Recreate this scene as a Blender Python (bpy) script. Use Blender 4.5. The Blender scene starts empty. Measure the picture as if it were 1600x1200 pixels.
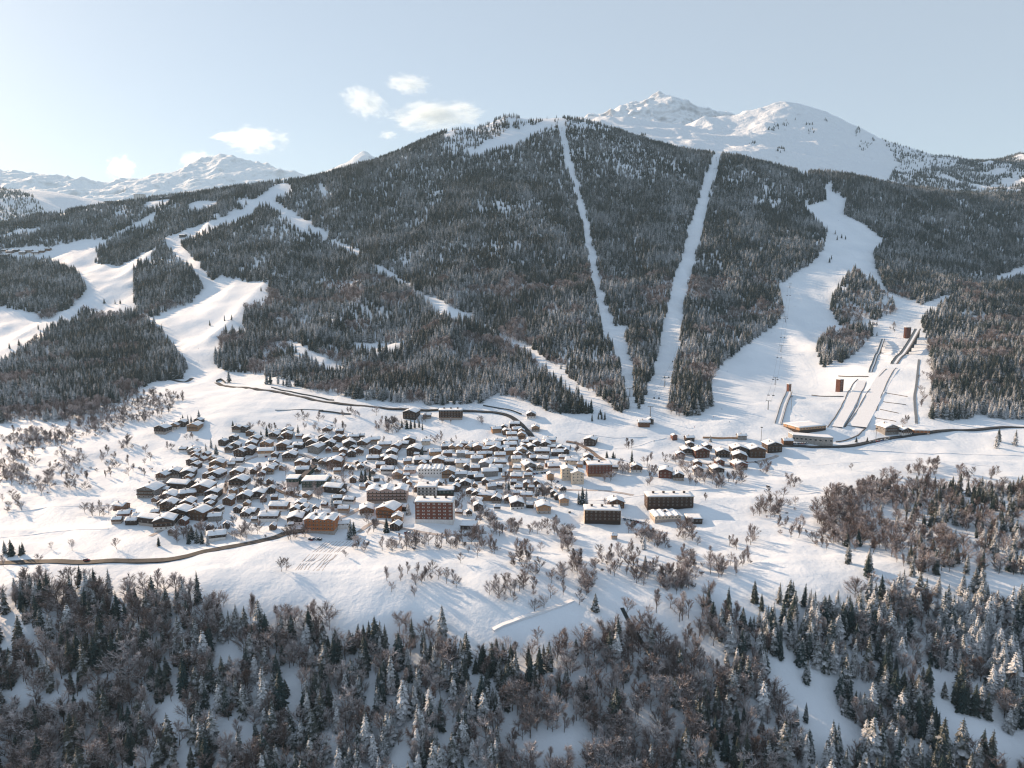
import bpy, bmesh, math, random
import numpy as np
from mathutils import Vector, Matrix

rng = np.random.default_rng(7)
random.seed(7)
scn = bpy.context.scene
R = math.radians

# ------------------------------------------------------------------ camera, world, sun, exposure
FPX, PITCH, CAMZ = 1101.0, R(8.8), 200.0
cam_d = bpy.data.cameras.new('camera')
cam_d.sensor_width = 36.0
cam_d.lens = 36.0 * FPX / 1600.0
cam_d.clip_start = 1.0
cam_d.clip_end = 40000.0
cam = bpy.data.objects.new('camera', cam_d)
scn.collection.objects.link(cam)
cam.location = (0, 0, CAMZ)
cam.rotation_euler = (math.pi / 2 - PITCH, 0, 0)
scn.camera = cam

SUN_AZ, SUN_EL = R(53), R(21)          # azimuth to the left of the view direction
sun_vec = Vector((-math.sin(SUN_AZ) * math.cos(SUN_EL), math.cos(SUN_AZ) * math.cos(SUN_EL), math.sin(SUN_EL)))
world = bpy.data.worlds.new('World')
scn.world = world
world.use_nodes = True
wn = world.node_tree
wn.nodes.clear()
w_out = wn.nodes.new('ShaderNodeOutputWorld')
w_bg = wn.nodes.new('ShaderNodeBackground')
w_sky = wn.nodes.new('ShaderNodeTexSky')
w_sky.sky_type = 'NISHITA'
w_sky.sun_disc = False
w_sky.sun_elevation = SUN_EL
w_sky.sun_rotation = -SUN_AZ
w_sky.altitude = 1500
w_sky.air_density = 1.0
w_sky.dust_density = 1.6
w_sky.ozone_density = 1.0
w_bg.inputs['Strength'].default_value = 0.13
w_mix = wn.nodes.new('ShaderNodeMix'); w_mix.data_type = 'RGBA'      # thin even veil of high haze over the clear sky
w_mix.inputs[0].default_value = .74
w_mix.inputs[7].default_value = (2.35, 2.6, 2.86, 1)
wn.links.new(w_sky.outputs[0], w_mix.inputs[6])
wn.links.new(w_mix.outputs[2], w_bg.inputs['Color'])
wn.links.new(w_bg.outputs[0], w_out.inputs['Surface'])

sun_d = bpy.data.lights.new('sun', 'SUN')
sun_d.energy = 5.0
sun_d.angle = R(0.5)
sun_d.color = (1.0, 0.69, 0.44)
sun = bpy.data.objects.new('sun', sun_d)
scn.collection.objects.link(sun)
sun.rotation_euler = sun_vec.to_track_quat('Z', 'Y').to_euler()
sun.location = (0, 0, 3000)

scn.view_settings.view_transform = 'Standard'
scn.view_settings.look = 'None'
scn.view_settings.gamma = 1.0
scn.view_settings.use_curve_mapping = False
scn.view_settings.exposure = 0.80
scn.cycles.use_denoising = True
scn.cycles.filter_width = 1.2
scn.cycles.max_bounces = 5
scn.cycles.diffuse_bounces = 2
scn.cycles.volume_bounces = 1
scn.cycles.transparent_max_bounces = 6

# ------------------------------------------------------------------ helpers: objects and meshes
COL = scn.collection
def link(o, parent=None):
    COL.objects.link(o)
    if parent is not None:
        o.parent = parent
    return o
def tag(o, label=None, cat=None, group=None, kind=None):
    if label: o['label'] = label
    if cat: o['category'] = cat
    if group: o['group'] = group
    if kind: o['kind'] = kind
    return o
def empty(name, loc=(0, 0, 0), rz=0.0):
    o = bpy.data.objects.new(name, None)
    o.empty_display_size = 1.0
    o.location = loc
    o.rotation_euler = (0, 0, rz)
    return link(o)

class MB:
    """collects faces, builds one mesh"""
    def __init__(s):
        s.v, s.f = [], []
    def add(s, vs, fs):
        b = len(s.v)
        s.v += [tuple(p) for p in vs]
        s.f += [tuple(i + b for i in f) for f in fs]
    def box(s, x0, x1, y0, y1, z0, z1):
        s.add([(x0,y0,z0),(x1,y0,z0),(x1,y1,z0),(x0,y1,z0),(x0,y0,z1),(x1,y0,z1),(x1,y1,z1),(x0,y1,z1)],
              [(0,3,2,1),(4,5,6,7),(0,1,5,4),(1,2,6,5),(2,3,7,6),(3,0,4,7)])
    def tube(s, pts, rad, n=6, cap=True):
        pts = [Vector(p) for p in pts]
        if not hasattr(rad, '__len__'): rad = [rad] * len(pts)
        rings = []
        for i, p in enumerate(pts):
            d = (pts[min(i+1, len(pts)-1)] - pts[max(i-1, 0)]).normalized()
            a = d.orthogonal().normalized() if abs(d.z) > .9 else d.cross(Vector((0,0,1))).normalized()
            b = d.cross(a)
            rings.append([p + (a*math.cos(2*math.pi*k/n) + b*math.sin(2*math.pi*k/n)) * rad[i] for k in range(n)])
        vs = [q for r in rings for q in r]
        fs = []
        for i in range(len(pts)-1):
            for k in range(n):
                fs.append((i*n+k, i*n+(k+1) % n, (i+1)*n+(k+1) % n, (i+1)*n+k))
        if cap:
            fs.append(tuple(range(n))[::-1]); fs.append(tuple(range((len(pts)-1)*n, len(pts)*n)))
        s.add(vs, fs)
    def mesh(s, name, mat=None, smooth=False):
        m = bpy.data.meshes.new(name)
        m.from_pydata(s.v, [], s.f)
        if mat is not None: m.materials.append(mat)
        if smooth: m.polygons.foreach_set('use_smooth', [True] * len(m.polygons))
        m.update()
        return m
    def build(s, name, mat, parent=None, smooth=False):
        return link(bpy.data.objects.new(name, s.mesh(name, mat, smooth)), parent)

def fast_mesh(name, verts, quads, mat, smooth=True):
    m = bpy.data.meshes.new(name)
    nv, nf = len(verts), len(quads)
    m.vertices.add(nv); m.vertices.foreach_set('co', np.asarray(verts, np.float32).ravel())
    k = quads.shape[1]
    m.loops.add(nf * k); m.loops.foreach_set('vertex_index', np.asarray(quads, np.int32).ravel())
    m.polygons.add(nf); m.polygons.foreach_set('loop_start', np.arange(0, nf * k, k, dtype=np.int32))
    m.polygons.foreach_set('use_smooth', np.full(nf, smooth))
    m.materials.append(mat)
    m.update(calc_edges=True); m.validate()
    return m

def copy_tree(o, parent=None):
    c = o.copy(); COL.objects.link(c); c.parent = parent
    for ch in KIDS.get(o, o.children): copy_tree(ch, c)
    return c
KIDS = {}

# ------------------------------------------------------------------ helpers: noise, thin plate spline, projection
def _hash(ix, iy, seed):
    h = (ix.astype(np.int64) * 374761393 + iy.astype(np.int64) * 668265263 + seed * 1442695041) & 0x7fffffff
    h = ((h ^ (h >> 13)) * 1274126177) & 0x7fffffff
    return ((h ^ (h >> 16)) & 0xffff) / 65535.0
def vnoise(x, y, seed=0):
    ix, iy = np.floor(x), np.floor(y)
    fx, fy = x - ix, y - iy
    ux, uy = fx*fx*fx*(fx*(fx*6-15)+10), fy*fy*fy*(fy*(fy*6-15)+10)
    a, b = _hash(ix, iy, seed), _hash(ix+1, iy, seed)
    c, d = _hash(ix, iy+1, seed), _hash(ix+1, iy+1, seed)
    return (a + (b-a)*ux) * (1-uy) + (c + (d-c)*ux) * uy
def fbm(x, y, seed=0, octv=4, gain=.5):
    t, a, n = 0.0, 1.0, 0.0
    for i in range(octv):
        t = t + a * (vnoise(x, y, seed + i*17) * 2 - 1); n += a
        x, y, a = x*2.03 + 11.3, y*2.03 - 7.1, a*gain
    return t / n
def ridged(x, y, seed=0, octv=5):
    t, a, n = 0.0, 1.0, 0.0
    for i in range(octv):
        t = t + a * (1 - np.abs(vnoise(x, y, seed + i*13) * 2 - 1)); n += a
        x, y, a = x*2.07 + 5.7, y*2.07 + 3.1, a*.5
    return t / n
def sstep(a, b, x):
    t = np.clip((x - a) / (b - a), 0, 1)
    return t*t*(3-2*t)

class TPS:
    def __init__(s, pts, sc=1000.0, lam=1e-4):
        P = np.asarray(pts, float)
        s.c = P[:, :2] / sc; s.sc = sc
        n = len(P)
        K = s.k(s.c, s.c) + lam * np.eye(n)
        A = np.zeros((n+3, n+3)); A[:n, :n] = K
        A[:n, n] = 1; A[:n, n+1:] = s.c; A[n, :n] = 1; A[n+1:, :n] = s.c.T
        s.w = np.linalg.solve(A, np.concatenate([P[:, 2], [0, 0, 0]]))
    def k(s, a, b):
        d2 = ((a[:, None, :] - b[None]) ** 2).sum(-1)
        return .5 * d2 * np.log(d2 + 1e-12)
    def __call__(s, x, y):
        sh = np.shape(x)
        q = np.stack([np.ravel(x), np.ravel(y)], 1) / s.sc
        out = np.empty(len(q)); n = len(s.c)
        for i in range(0, len(q), 40000):
            b = q[i:i+40000]
            out[i:i+40000] = s.k(b, s.c) @ s.w[:n] + s.w[n] + b @ s.w[n+1:]
        return out.reshape(sh)

CP, SP = math.cos(PITCH), math.sin(PITCH)
def ray(px, py):
    """x/y and z/y slopes of the ray through a pixel of the 1600x1200 photograph"""
    dx, dy = (np.asarray(px, float) - 800) / FPX, (600 - np.asarray(py, float)) / FPX
    ry, rz = CP + dy * SP, -SP + dy * CP
    return dx / ry, rz / ry
def at(px, py, Y):
    a, b = ray(px, py)
    return (float(a) * Y, float(Y), CAMZ + float(b) * Y)
def project(x, y, z):
    zz = np.asarray(z) - CAMZ
    d = y * CP - zz * SP
    u = y * SP + zz * CP
    return 800 + FPX * x / d, 600 - FPX * u / d

def inpoly(px, py, poly):
    c = np.zeros(np.shape(px), bool)
    j = len(poly) - 1
    for i in range(len(poly)):
        xi, yi = poly[i]; xj, yj = poly[j]
        if yi != yj:
            c ^= ((yi > py) != (yj > py)) & (px < (xj - xi) * (py - yi) / (yj - yi) + xi)
        j = i
    return c
def dist_line(px, py, line):
    """distance to a polyline minus the interpolated half width; line of (x, y, width)"""
    best = np.full(np.shape(px), 1e9)
    for (x0, y0, w0), (x1, y1, w1) in zip(line[:-1], line[1:]):
        L = (x1-x0)**2 + (y1-y0)**2
        t = np.clip(((px-x0)*(x1-x0) + (py-y0)*(y1-y0)) / L, 0, 1)
        d = np.hypot(px - (x0 + t*(x1-x0)), py - (y0 + t*(y1-y0))) - .5*(w0 + t*(w1-w0))
        best = np.minimum(best, d)
    return best

# ------------------------------------------------------------------ materials
def new_mat(name):
    m = bpy.data.materials.new(name); m.use_nodes = True
    nt = m.node_tree
    nt.nodes['Principled BSDF'].inputs['Specular IOR Level'].default_value = .2
    return m, nt, nt.nodes['Principled BSDF']
def ramp2(nt, fac, c0, c1, p0=0.0, p1=1.0):
    r = nt.nodes.new('ShaderNodeValToRGB')
    r.color_ramp.elements[0].position = p0; r.color_ramp.elements[1].position = p1
    r.color_ramp.elements[0].color = (*c0, 1); r.color_ramp.elements[1].color = (*c1, 1)
    nt.links.new(fac, r.inputs[0])
    return r.outputs[0]
def noise(nt, scale, detail=4, coord='Object', rough=.55):
    tc = nt.nodes.new('ShaderNodeTexCoord')
    n = nt.nodes.new('ShaderNodeTexNoise')
    n.inputs['Scale'].default_value = scale; n.inputs['Detail'].default_value = detail
    n.inputs['Roughness'].default_value = rough
    nt.links.new(tc.outputs[coord], n.inputs['Vector'])
    return n.outputs[0]
def mixc(nt, fac, a, b):
    m = nt.nodes.new('ShaderNodeMix'); m.data_type = 'RGBA'
    for s, v in ((0, fac), (6, a), (7, b)):
        if hasattr(v, 'is_output'): nt.links.new(v, m.inputs[s])
        else: m.inputs[s].default_value = v if s == 0 else (*v, 1)
    return m.outputs[2]
def mathn(nt, op, a, b=None, clamp=False):
    m = nt.nodes.new('ShaderNodeMath'); m.operation = op; m.use_clamp = clamp
    for i, v in enumerate((a, b)):
        if v is None: continue
        if hasattr(v, 'is_output'): nt.links.new(v, m.inputs[i])
        else: m.inputs[i].default_value = v
    return m.outputs[0]
def up_normal(nt):
    g = nt.nodes.new('ShaderNodeNewGeometry')
    s = nt.nodes.new('ShaderNodeSeparateXYZ')
    nt.links.new(g.outputs['Normal'], s.inputs[0])
    return s.outputs[2]
def bump(nt, p, h, strength, dist):
    b = nt.nodes.new('ShaderNodeBump')
    b.inputs['Strength'].default_value = strength; b.inputs['Distance'].default_value = dist
    nt.links.new(h, b.inputs['Height']); nt.links.new(b.outputs[0], p.inputs['Normal'])
SNOW = (.75, .81, .88)

def snow_ground():
    m, nt, p = new_mat('snow_ground')
    n1, n2 = noise(nt, .012, 6), noise(nt, .25, 4)
    c = ramp2(nt, n1, (.66, .74, .83), (.76, .83, .91), .3, .7)
    nt.links.new(c, p.inputs['Base Color'])
    p.inputs['Roughness'].default_value = .65
    h = mathn(nt, 'ADD', mathn(nt, 'MULTIPLY', n2, .5), noise(nt, .05, 5))
    h = mathn(nt, 'ADD', h, mathn(nt, 'MULTIPLY', noise(nt, .9, 4), .12))
    bump(nt, p, h, .55, 1.8)
    return m
def alpine(name, steep0, steep1, rock=(.20, .19, .20)):
    m, nt, p = new_mat(name)
    n1 = noise(nt, .012, 8, rough=.65)
    s = mathn(nt, 'ADD', up_normal(nt), mathn(nt, 'MULTIPLY', mathn(nt, 'SUBTRACT', n1, .5), .55))
    f = nt.nodes.new('ShaderNodeMapRange')
    f.inputs[1].default_value = steep0; f.inputs[2].default_value = steep1
    nt.links.new(s, f.inputs[0])
    nt.links.new(mixc(nt, f.outputs[0], rock, SNOW), p.inputs['Base Color'])
    p.inputs['Roughness'].default_value = .7
    bump(nt, p, n1, .7, 30.0)
    return m
def plain(name, c, rough=.7, var=.25, scale=.6, metal=0.0):
    m, nt, p = new_mat(name)
    n = noise(nt, scale, 5)
    lo, hi = tuple(x*(1-var) for x in c), tuple(min(1, x*(1+var)) for x in c)
    nt.links.new(ramp2(nt, n, lo, hi, .3, .7), p.inputs['Base Color'])
    p.inputs['Roughness'].default_value = rough; p.inputs['Metallic'].default_value = metal
    return m
def timber(name, c):
    m, nt, p = new_mat(name)
    tc = nt.nodes.new('ShaderNodeTexCoord')
    mp = nt.nodes.new('ShaderNodeMapping'); mp.inputs['Scale'].default_value = (.4, .4, 5.0)
    nt.links.new(tc.outputs['Object'], mp.inputs[0])
    n = nt.nodes.new('ShaderNodeTexNoise'); n.inputs['Scale'].default_value = 1.0; n.inputs['Detail'].default_value = 5
    nt.links.new(mp.outputs[0], n.inputs['Vector'])
    oi = nt.nodes.new('ShaderNodeObjectInfo')
    c1 = ramp2(nt, n.outputs[0], tuple(x*.6 for x in c), tuple(min(1, x*1.45) for x in c), .3, .7)
    h = nt.nodes.new('ShaderNodeHueSaturation')
    nt.links.new(c1, h.inputs['Color'])
    nt.links.new(mathn(nt, 'ADD', mathn(nt, 'MULTIPLY', oi.outputs['Random'], .5), .75), h.inputs['Value'])
    nt.links.new(h.outputs[0], p.inputs['Base Color'])
    p.inputs['Roughness'].default_value = .75
    return m
def snow_cap():
    m, nt, p = new_mat('roof_snow')
    nt.links.new(ramp2(nt, noise(nt, .5, 5), (.70, .76, .83), (.79, .84, .90), .3, .7), p.inputs['Base Color'])
    p.inputs['Roughness'].default_value = .65
    bump(nt, p, noise(nt, 1.2, 4), .5, .4)
    return m
def conifer_mat():
    m, nt, p = new_mat('snowy_needles')
    n = noise(nt, .8, 3)
    oi = nt.nodes.new('ShaderNodeObjectInfo')
    green = ramp2(nt, oi.outputs['Random'], (.018, .038, .040), (.062, .062, .048))
    br = ramp2(nt, n, (.6, .6, .6), (1.3, 1.3, 1.3), .3, .7)
    mm = nt.nodes.new('ShaderNodeMix'); mm.data_type = 'RGBA'; mm.blend_type = 'MULTIPLY'; mm.inputs[0].default_value = 1
    nt.links.new(green, mm.inputs[6]); nt.links.new(br, mm.inputs[7])
    s = mathn(nt, 'ADD', up_normal(nt), mathn(nt, 'MULTIPLY', mathn(nt, 'SUBTRACT', noise(nt, .35, 3), .5), 1.5))
    s = mathn(nt, 'ADD', s, mathn(nt, 'MULTIPLY', mathn(nt, 'SUBTRACT', oi.outputs['Random'], .5), .5))
    gp_ = nt.nodes.new('ShaderNodeNewGeometry'); pn = nt.nodes.new('ShaderNodeTexNoise'); pn.inputs['Scale'].default_value = .011; pn.inputs['Detail'].default_value = 4
    nt.links.new(gp_.outputs['Position'], pn.inputs['Vector'])       # frost patches; contrast raised so the colour also suggests sunlit stands
    s = mathn(nt, 'ADD', s, mathn(nt, 'MULTIPLY', mathn(nt, 'SUBTRACT', pn.outputs[0], .54), 1.7))
    f = nt.nodes.new('ShaderNodeMapRange'); f.inputs[1].default_value = .56; f.inputs[2].default_value = 1.0
    f.inputs[4].default_value = .8
    nt.links.new(s, f.inputs[0])
    nt.links.new(mixc(nt, f.outputs[0], mm.outputs[2], (.66, .70, .76)), p.inputs['Base Color'])
    p.inputs['Roughness'].default_value = .8
    return m
def twig_mat():
    m, nt, p = new_mat('frosted_twigs')
    oi = nt.nodes.new('ShaderNodeObjectInfo')
    base = ramp2(nt, oi.outputs['Random'], (.10, .074, .068), (.27, .21, .195))
    s = mathn(nt, 'ADD', up_normal(nt), mathn(nt, 'SUBTRACT', noise(nt, .3, 3), .5))
    s = mathn(nt, 'ADD', s, mathn(nt, 'MULTIPLY', mathn(nt, 'SUBTRACT', oi.outputs['Random'], .6), 1.1))
    f = nt.nodes.new('ShaderNodeMapRange'); f.inputs[1].default_value = -.05; f.inputs[2].default_value = .75
    f.inputs[4].default_value = .78
    nt.links.new(s, f.inputs[0])
    nt.links.new(mixc(nt, f.outputs[0], base, (.66, .66, .70)), p.inputs['Base Color'])
    p.inputs['Roughness'].default_value = .85
    return m

M = {
 'ground': snow_ground(), 'alp': alpine('alpine_snow', .36, .66), 'alp_far': alpine('high_rock_and_snow', .42, .80, (.19, .20, .23)),
 'cap': snow_cap(), 'conifer': conifer_mat(), 'twig': twig_mat(), 'bark': plain('bark', (.075, .055, .045), .9),
 'dark': timber('dark_timber', (.055, .040, .034)), 'brown': timber('brown_timber', (.13, .070, .042)),
 'red': timber('red_brown_timber', (.13, .050, .034)), 'blockbrown': timber('weathered_cladding', (.075, .048, .036)), 'tan': timber('tan_timber', (.33, .20, .115)),
 'orange': timber('orange_timber', (.34, .135, .055)), 'grey': plain('grey_render', (.24, .23, .22)),
 'cream': plain('cream_render', (.62, .52, .41)), 'white': plain('white_render', (.70, .68, .66), var=.1),
 'pink': plain('pink_render', (.46, .36, .33)), 'stone': plain('stone_base', (.36, .32, .29), scale=1.5),
 'roof': plain('slate_roof', (.09, .08, .08)), 'soffit': timber('roof_timber', (.10, .06, .04)),
 'glass': plain('window_glass', (.035, .045, .055), .15, .2), 'frame': plain('pale_frame', (.55, .50, .44), var=.1),
 'road': plain('wet_asphalt', (.034, .036, .040), .7, .3, .2), 'dirtroad': plain('gritted_lane', (.24, .19, .16), .8, .3, .3),
 'steel': plain('galvanised_steel', (.22, .23, .24), .5, .2, 1, .6), 'darkmetal': plain('dark_metal', (.045, .05, .055), .5, .3),
 'board': plain('weathered_board', (.13, .115, .105), .8), 'corten': timber('rusty_cladding', (.13, .052, .034)), 'lane': plain('trodden_lane', (.42, .40, .40), .8, .25, .15),
 'concrete': plain('concrete', (.30, .29, .28)), 'darkgreen': plain('green_cladding', (.035, .06, .05)),
 'pathsnow': plain('packed_snow_track', (.71, .76, .82), .7, .07),
 'carr': plain('car_red', (.30, .03, .03), .3, .1), 'carw': plain('car_white', (.72, .72, .72), .3, .05), 'cark': plain('car_black', (.02, .022, .026), .3, .2),
 'carb': plain('car_blue', (.05, .10, .22), .3, .1), 'tyre': plain('rubber', (.02, .02, .02), .9, .2), 'stream': plain('dark_stream', (.02, .028, .033), .2, .4, .3),
}

# ------------------------------------------------------------------ terrain: heights through points seen in the photograph
cols = {  # px: (skyline py, depth there, base py, depth there)
 -600: (350, 2350, 650, 880), -250: (350, 2350, 650, 880), 0: (356, 2350, 650, 880), 120: (330, 2450, 650, 875), 200: (320, 2500, 650, 870), 300: (308, 2450, 650, 860),
 400: (297, 2400, 650, 845), 500: (277, 2450, 650, 850), 600: (250, 2500, 650, 850), 690: (212, 2600, 650, 850), 720: (200, 2620, 650, 850), 748: (208, 2640, 650, 850), 790: (181, 2700, 650, 850), 835: (188, 2690, 650, 850),
 875: (182, 2700, 650, 850), 940: (196, 2690, 650, 850), 1000: (218, 2650, 655, 840), 1130: (246, 2500, 660, 825), 1250: (272, 2450, 665, 818), 1330: (284, 2430, 670, 812),
 1430: (300, 2430, 676, 805), 1600: (308, 2430, 672, 810), 1850: (312, 2430, 672, 810), 2200: (312, 2430, 672, 810)}
pts = []
def cpt(px, py, Y): pts.append(at(px, py, Y))
for px, (ps, ys, pb, yb) in cols.items():
    ex = 1.12
    for t in (0.0, .17, .34, .52, .70, .86, 1.0):
        py = pb + (ps - pb) * t
        Y = yb + (ys - yb) * t ** ex
        if px in (1430, 1600, 1850, 2200) and .1 < t < .6: Y -= 130 * (1 - abs(t - .34) / .3) if abs(t-.34) < .3 else 0
        if px in (1250,) and .1 < t < .6: Y += 40
        cpt(px, py, Y)
    x, y, z = at(px, ps, ys)
    pts.append((x * 1.12, y + 280, z - 30)); pts.append((x * 1.3, y + 750, z - 260)); pts.append((x*1.5, y + 1400, z - 420))
for px in (-600, -250, 50, 300, 550, 800, 1050, 1300, 1600, 1850, 2200):
    cpt(px, 860, 505); cpt(px, 805, 572); cpt(px, 755, 648); cpt(px, 705, 752 if px < 1150 else 745)
    e = 0 if px > 200 else 18
    cpt(px, 925 - e, 442 + e * .8); cpt(px, 1050, 392); cpt(px, 1200, 341)
    x, y, z = at(px, 1200, 341)
    pts.append((x * .7, 250, -100)); pts.append((x * .4, 120, -130)); pts.append((x*.3, 20, -140))
tps = TPS(pts)

Y0, Y1, UM, NU, NV = 60.0, 9300.0, 1.35, 640, 760
vv = np.exp(np.linspace(math.log(Y0), math.log(Y1), NV))
uu = np.linspace(-UM, UM, NU)
GX, GY = np.meshgrid(uu, vv)
GX = GX * GY
def raw_height(x, y):
    h = tps(x, np.minimum(y, 4000))
    far = sstep(3100, 4300, y)
    h = h * (1 - far) + (-60) * far
    hill = sstep(880, 1300, y) * (1 - far)
    h = h + hill * ((1 - .6*sstep(2150, 2500, y)) * (fbm(x/420, y/420, 3, 4) * 27 + (ridged(x/230, y/600, 8, 3) - .6) * 34))
    near = 1 - sstep(900, 1200, y)
    h = h + near * (fbm(x/70, y/70, 21, 3) * 3.4 + fbm(x/22, y/22, 5, 2) * .6)
    h = h + near * sstep(440, 470, y) * (ridged(x/110 + .3*fbm(x/60, y/60, 14, 2), y/24, 12, 3) - .6) * 2.4   # field terraces
    slope = 1 - sstep(400, 445, y)
    h = h + slope * fbm(x/90, y/60, 31, 3) * 7
    h = h + hill * fbm(x/40, y/40, 41, 3) * 2.0
    return h
GZ = raw_height(GX, GY)
LV0, LVD = math.log(Y0), (math.log(Y1) - math.log(Y0)) / (NV - 1)
def H(x, y):
    x, y = np.asarray(x, float), np.asarray(y, float)
    v = np.clip((np.log(np.maximum(y, Y0)) - LV0) / LVD, 0, NV - 1.001)
    u = np.clip((x / np.maximum(y, 1) + UM) / (2*UM) * (NU - 1), 0, NU - 1.001)
    i, j = v.astype(int), u.astype(int)
    fv, fu = v - i, u - j
    return (GZ[i, j]*(1-fu) + GZ[i, j+1]*fu) * (1-fv) + (GZ[i+1, j]*(1-fu) + GZ[i+1, j+1]*fu) * fv
SCAN = np.exp(np.linspace(math.log(230), math.log(3600), 1500))
def ground(px, py):
    """ground points seen at pixels: arrays x, y, z (nan when the ray meets no ground)"""
    a, b = ray(np.atleast_1d(px), np.atleast_1d(py))
    X, Y = a[:, None] * SCAN, np.broadcast_to(SCAN, (len(a), len(SCAN)))
    d = CAMZ + b[:, None] * SCAN - H(X, Y)
    hit = d < 0
    k = np.argmax(hit, 1); ok = hit.any(1) & (k > 0)
    k = np.maximum(k, 1); r = np.arange(len(a))
    t = d[r, k-1] / (d[r, k-1] - d[r, k] + 1e-9)
    y = SCAN[k-1] + t * (SCAN[k] - SCAN[k-1])
    x = a * y
    y = np.where(ok, y, np.nan)
    return x, y, H(x, np.nan_to_num(y, nan=500.0))
def gp(px, py):
    x, y, z = ground(px, py)
    while math.isnan(y[0]):
        py += 2; x, y, z = ground(px, py)
    return Vector((float(x[0]), float(y[0]), float(z[0])))

def grid_quads(nr, nc):
    i = np.arange(nr*nc).reshape(nr, nc)
    return np.stack([i[:-1, :-1], i[:-1, 1:], i[1:, 1:], i[1:, :-1]], -1).reshape(-1, 4)
g = link(bpy.data.objects.new('ground', fast_mesh('ground', np.stack([GX, GY, GZ], -1).reshape(-1, 3), grid_quads(NV, NU), M['ground'])))
tag(g, 'snow covered plateau, meadows and mountain slope', 'ground', kind='structure')

# ------------------------------------------------------------------ far snow mountains (real places behind the slope)
def mountain(name, label, ctrl, px0, px1, ya, yb, mat, amp, wl, seed, nx=340, ny=170, rid=.6, extra=None):
    t = TPS([at(*c) for c in ctrl] + (extra or []), lam=3e-4)
    Yg = np.linspace(ya, yb, ny)
    P = np.linspace(px0, px1, nx)
    ym = .5*(ya+yb)
    X, Yg = np.meshgrid((P - 800) / FPX * ym, Yg)
    Z = t(X, Yg)
    Z = Z + amp * (rid * (ridged(X/wl, Yg/wl, seed) - .62) * 1.6 + (1-rid) * fbm(X/wl, Yg/wl, seed+5, 5))
    edge = sstep(0, .06, (X - X.min()) / np.ptp(X)) * sstep(0, .06, (X.max() - X) / np.ptp(X)) * sstep(0, .08, (yb - Yg) / (yb - ya)) * sstep(0, .05, (Yg - ya) / (yb - ya))
    Z = Z * edge + (-70) * (1 - edge)
    o = link(bpy.data.objects.new(name, fast_mesh(name, np.stack([X, Yg, Z], -1).reshape(-1, 3), grid_quads(ny, nx), mat)))
    tag(o, label, 'mountain', kind='structure')
    return X, Yg, Z
A_ctrl = [(860,225,3000),(1000,240,3000),(1130,262,2950),(1290,292,2900),(1420,312,2850),(1600,318,2850),(1800,318,2850),(2000,318,2850),
 (1000,203,3500),(1060,205,3500),(1100,212,3420),(1150,214,3350),(1250,228,3400),(1350,252,3350),(1450,276,3250),(1600,284,3150),(1800,284,3150),
 (900,196,3900),(960,194,3900),(1010,197,3950),(1060,194,4000),(1105,186,4050),(1160,176,4050),(1195,169,4050),(1220,158,4050),(1250,166,4000),(1290,179,3950),
 (1330,196,3900),(1400,227,3800),(1450,241,3700),(1500,246,3600),(1560,250,3550),(1600,249,3500),(1700,245,3500),(1900,240,3500),
 (1209,172,3880),(1197,188,3700),(1186,202,3540), (1120,202,3780), (1152,200,3760), (1172,197,3800), (1170,212,3600), (1232,196,3750),(1225,210,3600),(1275,208,3650)]
A_back = [((p-800)/FPX*4700, 4700, 380) for p in (700, 1000, 1300, 1600, 2000)] + [((p-800)/FPX*2600, 2500, 150) for p in (800, 1100, 1400, 1700, 2000)]
AX, AY, AZ = mountain('snow_mountain', 'smooth snow dome with sunlit left ridge behind the forested slope', A_ctrl, 700, 2150, 2500, 4900, M['alp'], 64, 300, 50, 520, 300, .6, A_back)
B_ctrl = [(900,195,6000),(940,188,6000),(960,180,6000),(985,169,6000),(1010,162,6000),(1030,154,6000),(1046,160,6000),(1075,172,6000),(1105,184,6000),(1140,196,6000),
 (960,200,5500),(1030,190,5550),(1100,205,5500),(1030,205,5200),(900,215,5200),(1140,215,5200)]
mountain('snow_mountain', 'pointed rocky snow peak rising behind the forested summit', B_ctrl, 840, 1240, 4900, 7000, M['alp_far'], 135, 330, 77, 260, 190, .75,
         [((p-800)/FPX*7000, 7000, 300) for p in (850, 1030, 1200)])
C_ctrl = [(-500,285,8200),(-200,278,8200),(0,279,8200),(50,284,8200),(110,288,8200),(160,293,8200),(205,290,8200),(255,286,8200),(285,276,8400),(312,266,8500),(345,255,8600),(366,253,8600),
 (388,263,8500),(430,270,8400),(455,278,8300),(520,290,8200),(650,300,8200),(-500,300,7000),(-200,300,7000),(0,300,7000),(100,303,7000),(200,302,7000),(300,292,7200),(350,285,7400),(430,292,7200),(600,305,7000),
 (-300,330,6200),(0,330,6200),(250,330,6200),(500,325,6200)]
mountain('snow_mountain', 'distant bright snow range with one broad rocky summit beneath the clouds', C_ctrl, -560, 620, 5900, 9250, M['alp_far'], 150, 420, 91, 420, 200, .75,
         [((p-800)/FPX*9200, 9200, 400) for p in (-500, 0, 350, 600)])
D_ctrl = [(520,270,8400),(550,256,8400),(565,238,8400),(575,238,8400),(590,254,8400),(615,268,8400),(520,275,7900),(570,268,7900),(620,275,7900),(470,300,7400),(570,300,7300),(670,300,7400),(670,285,8400),(470,285,8400)]
mountain('snow_mountain', 'tiny hazy rock tip peeking over the wooded ridge', D_ctrl, 500, 640, 7000, 9200, M['alp_far'], 60, 300, 99, 80, 60, .7,
         [((p-800)/FPX*9200, 9200, 400) for p in (470, 570, 670)])
E_ctrl = [(-300,296,3500),(-100,297,3500),(0,303,3500),(30,303,3500),(55,310,3450),(75,328,3400),(95,345,3350),(-300,340,3000),(0,348,3000),(60,352,3000),
 (-100,320,3250),(20,326,3250),(60,334,3250),(110,330,3600),(140,320,3800),(180,318,3900),(100,312,4100),(60,306,4000)]
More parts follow.
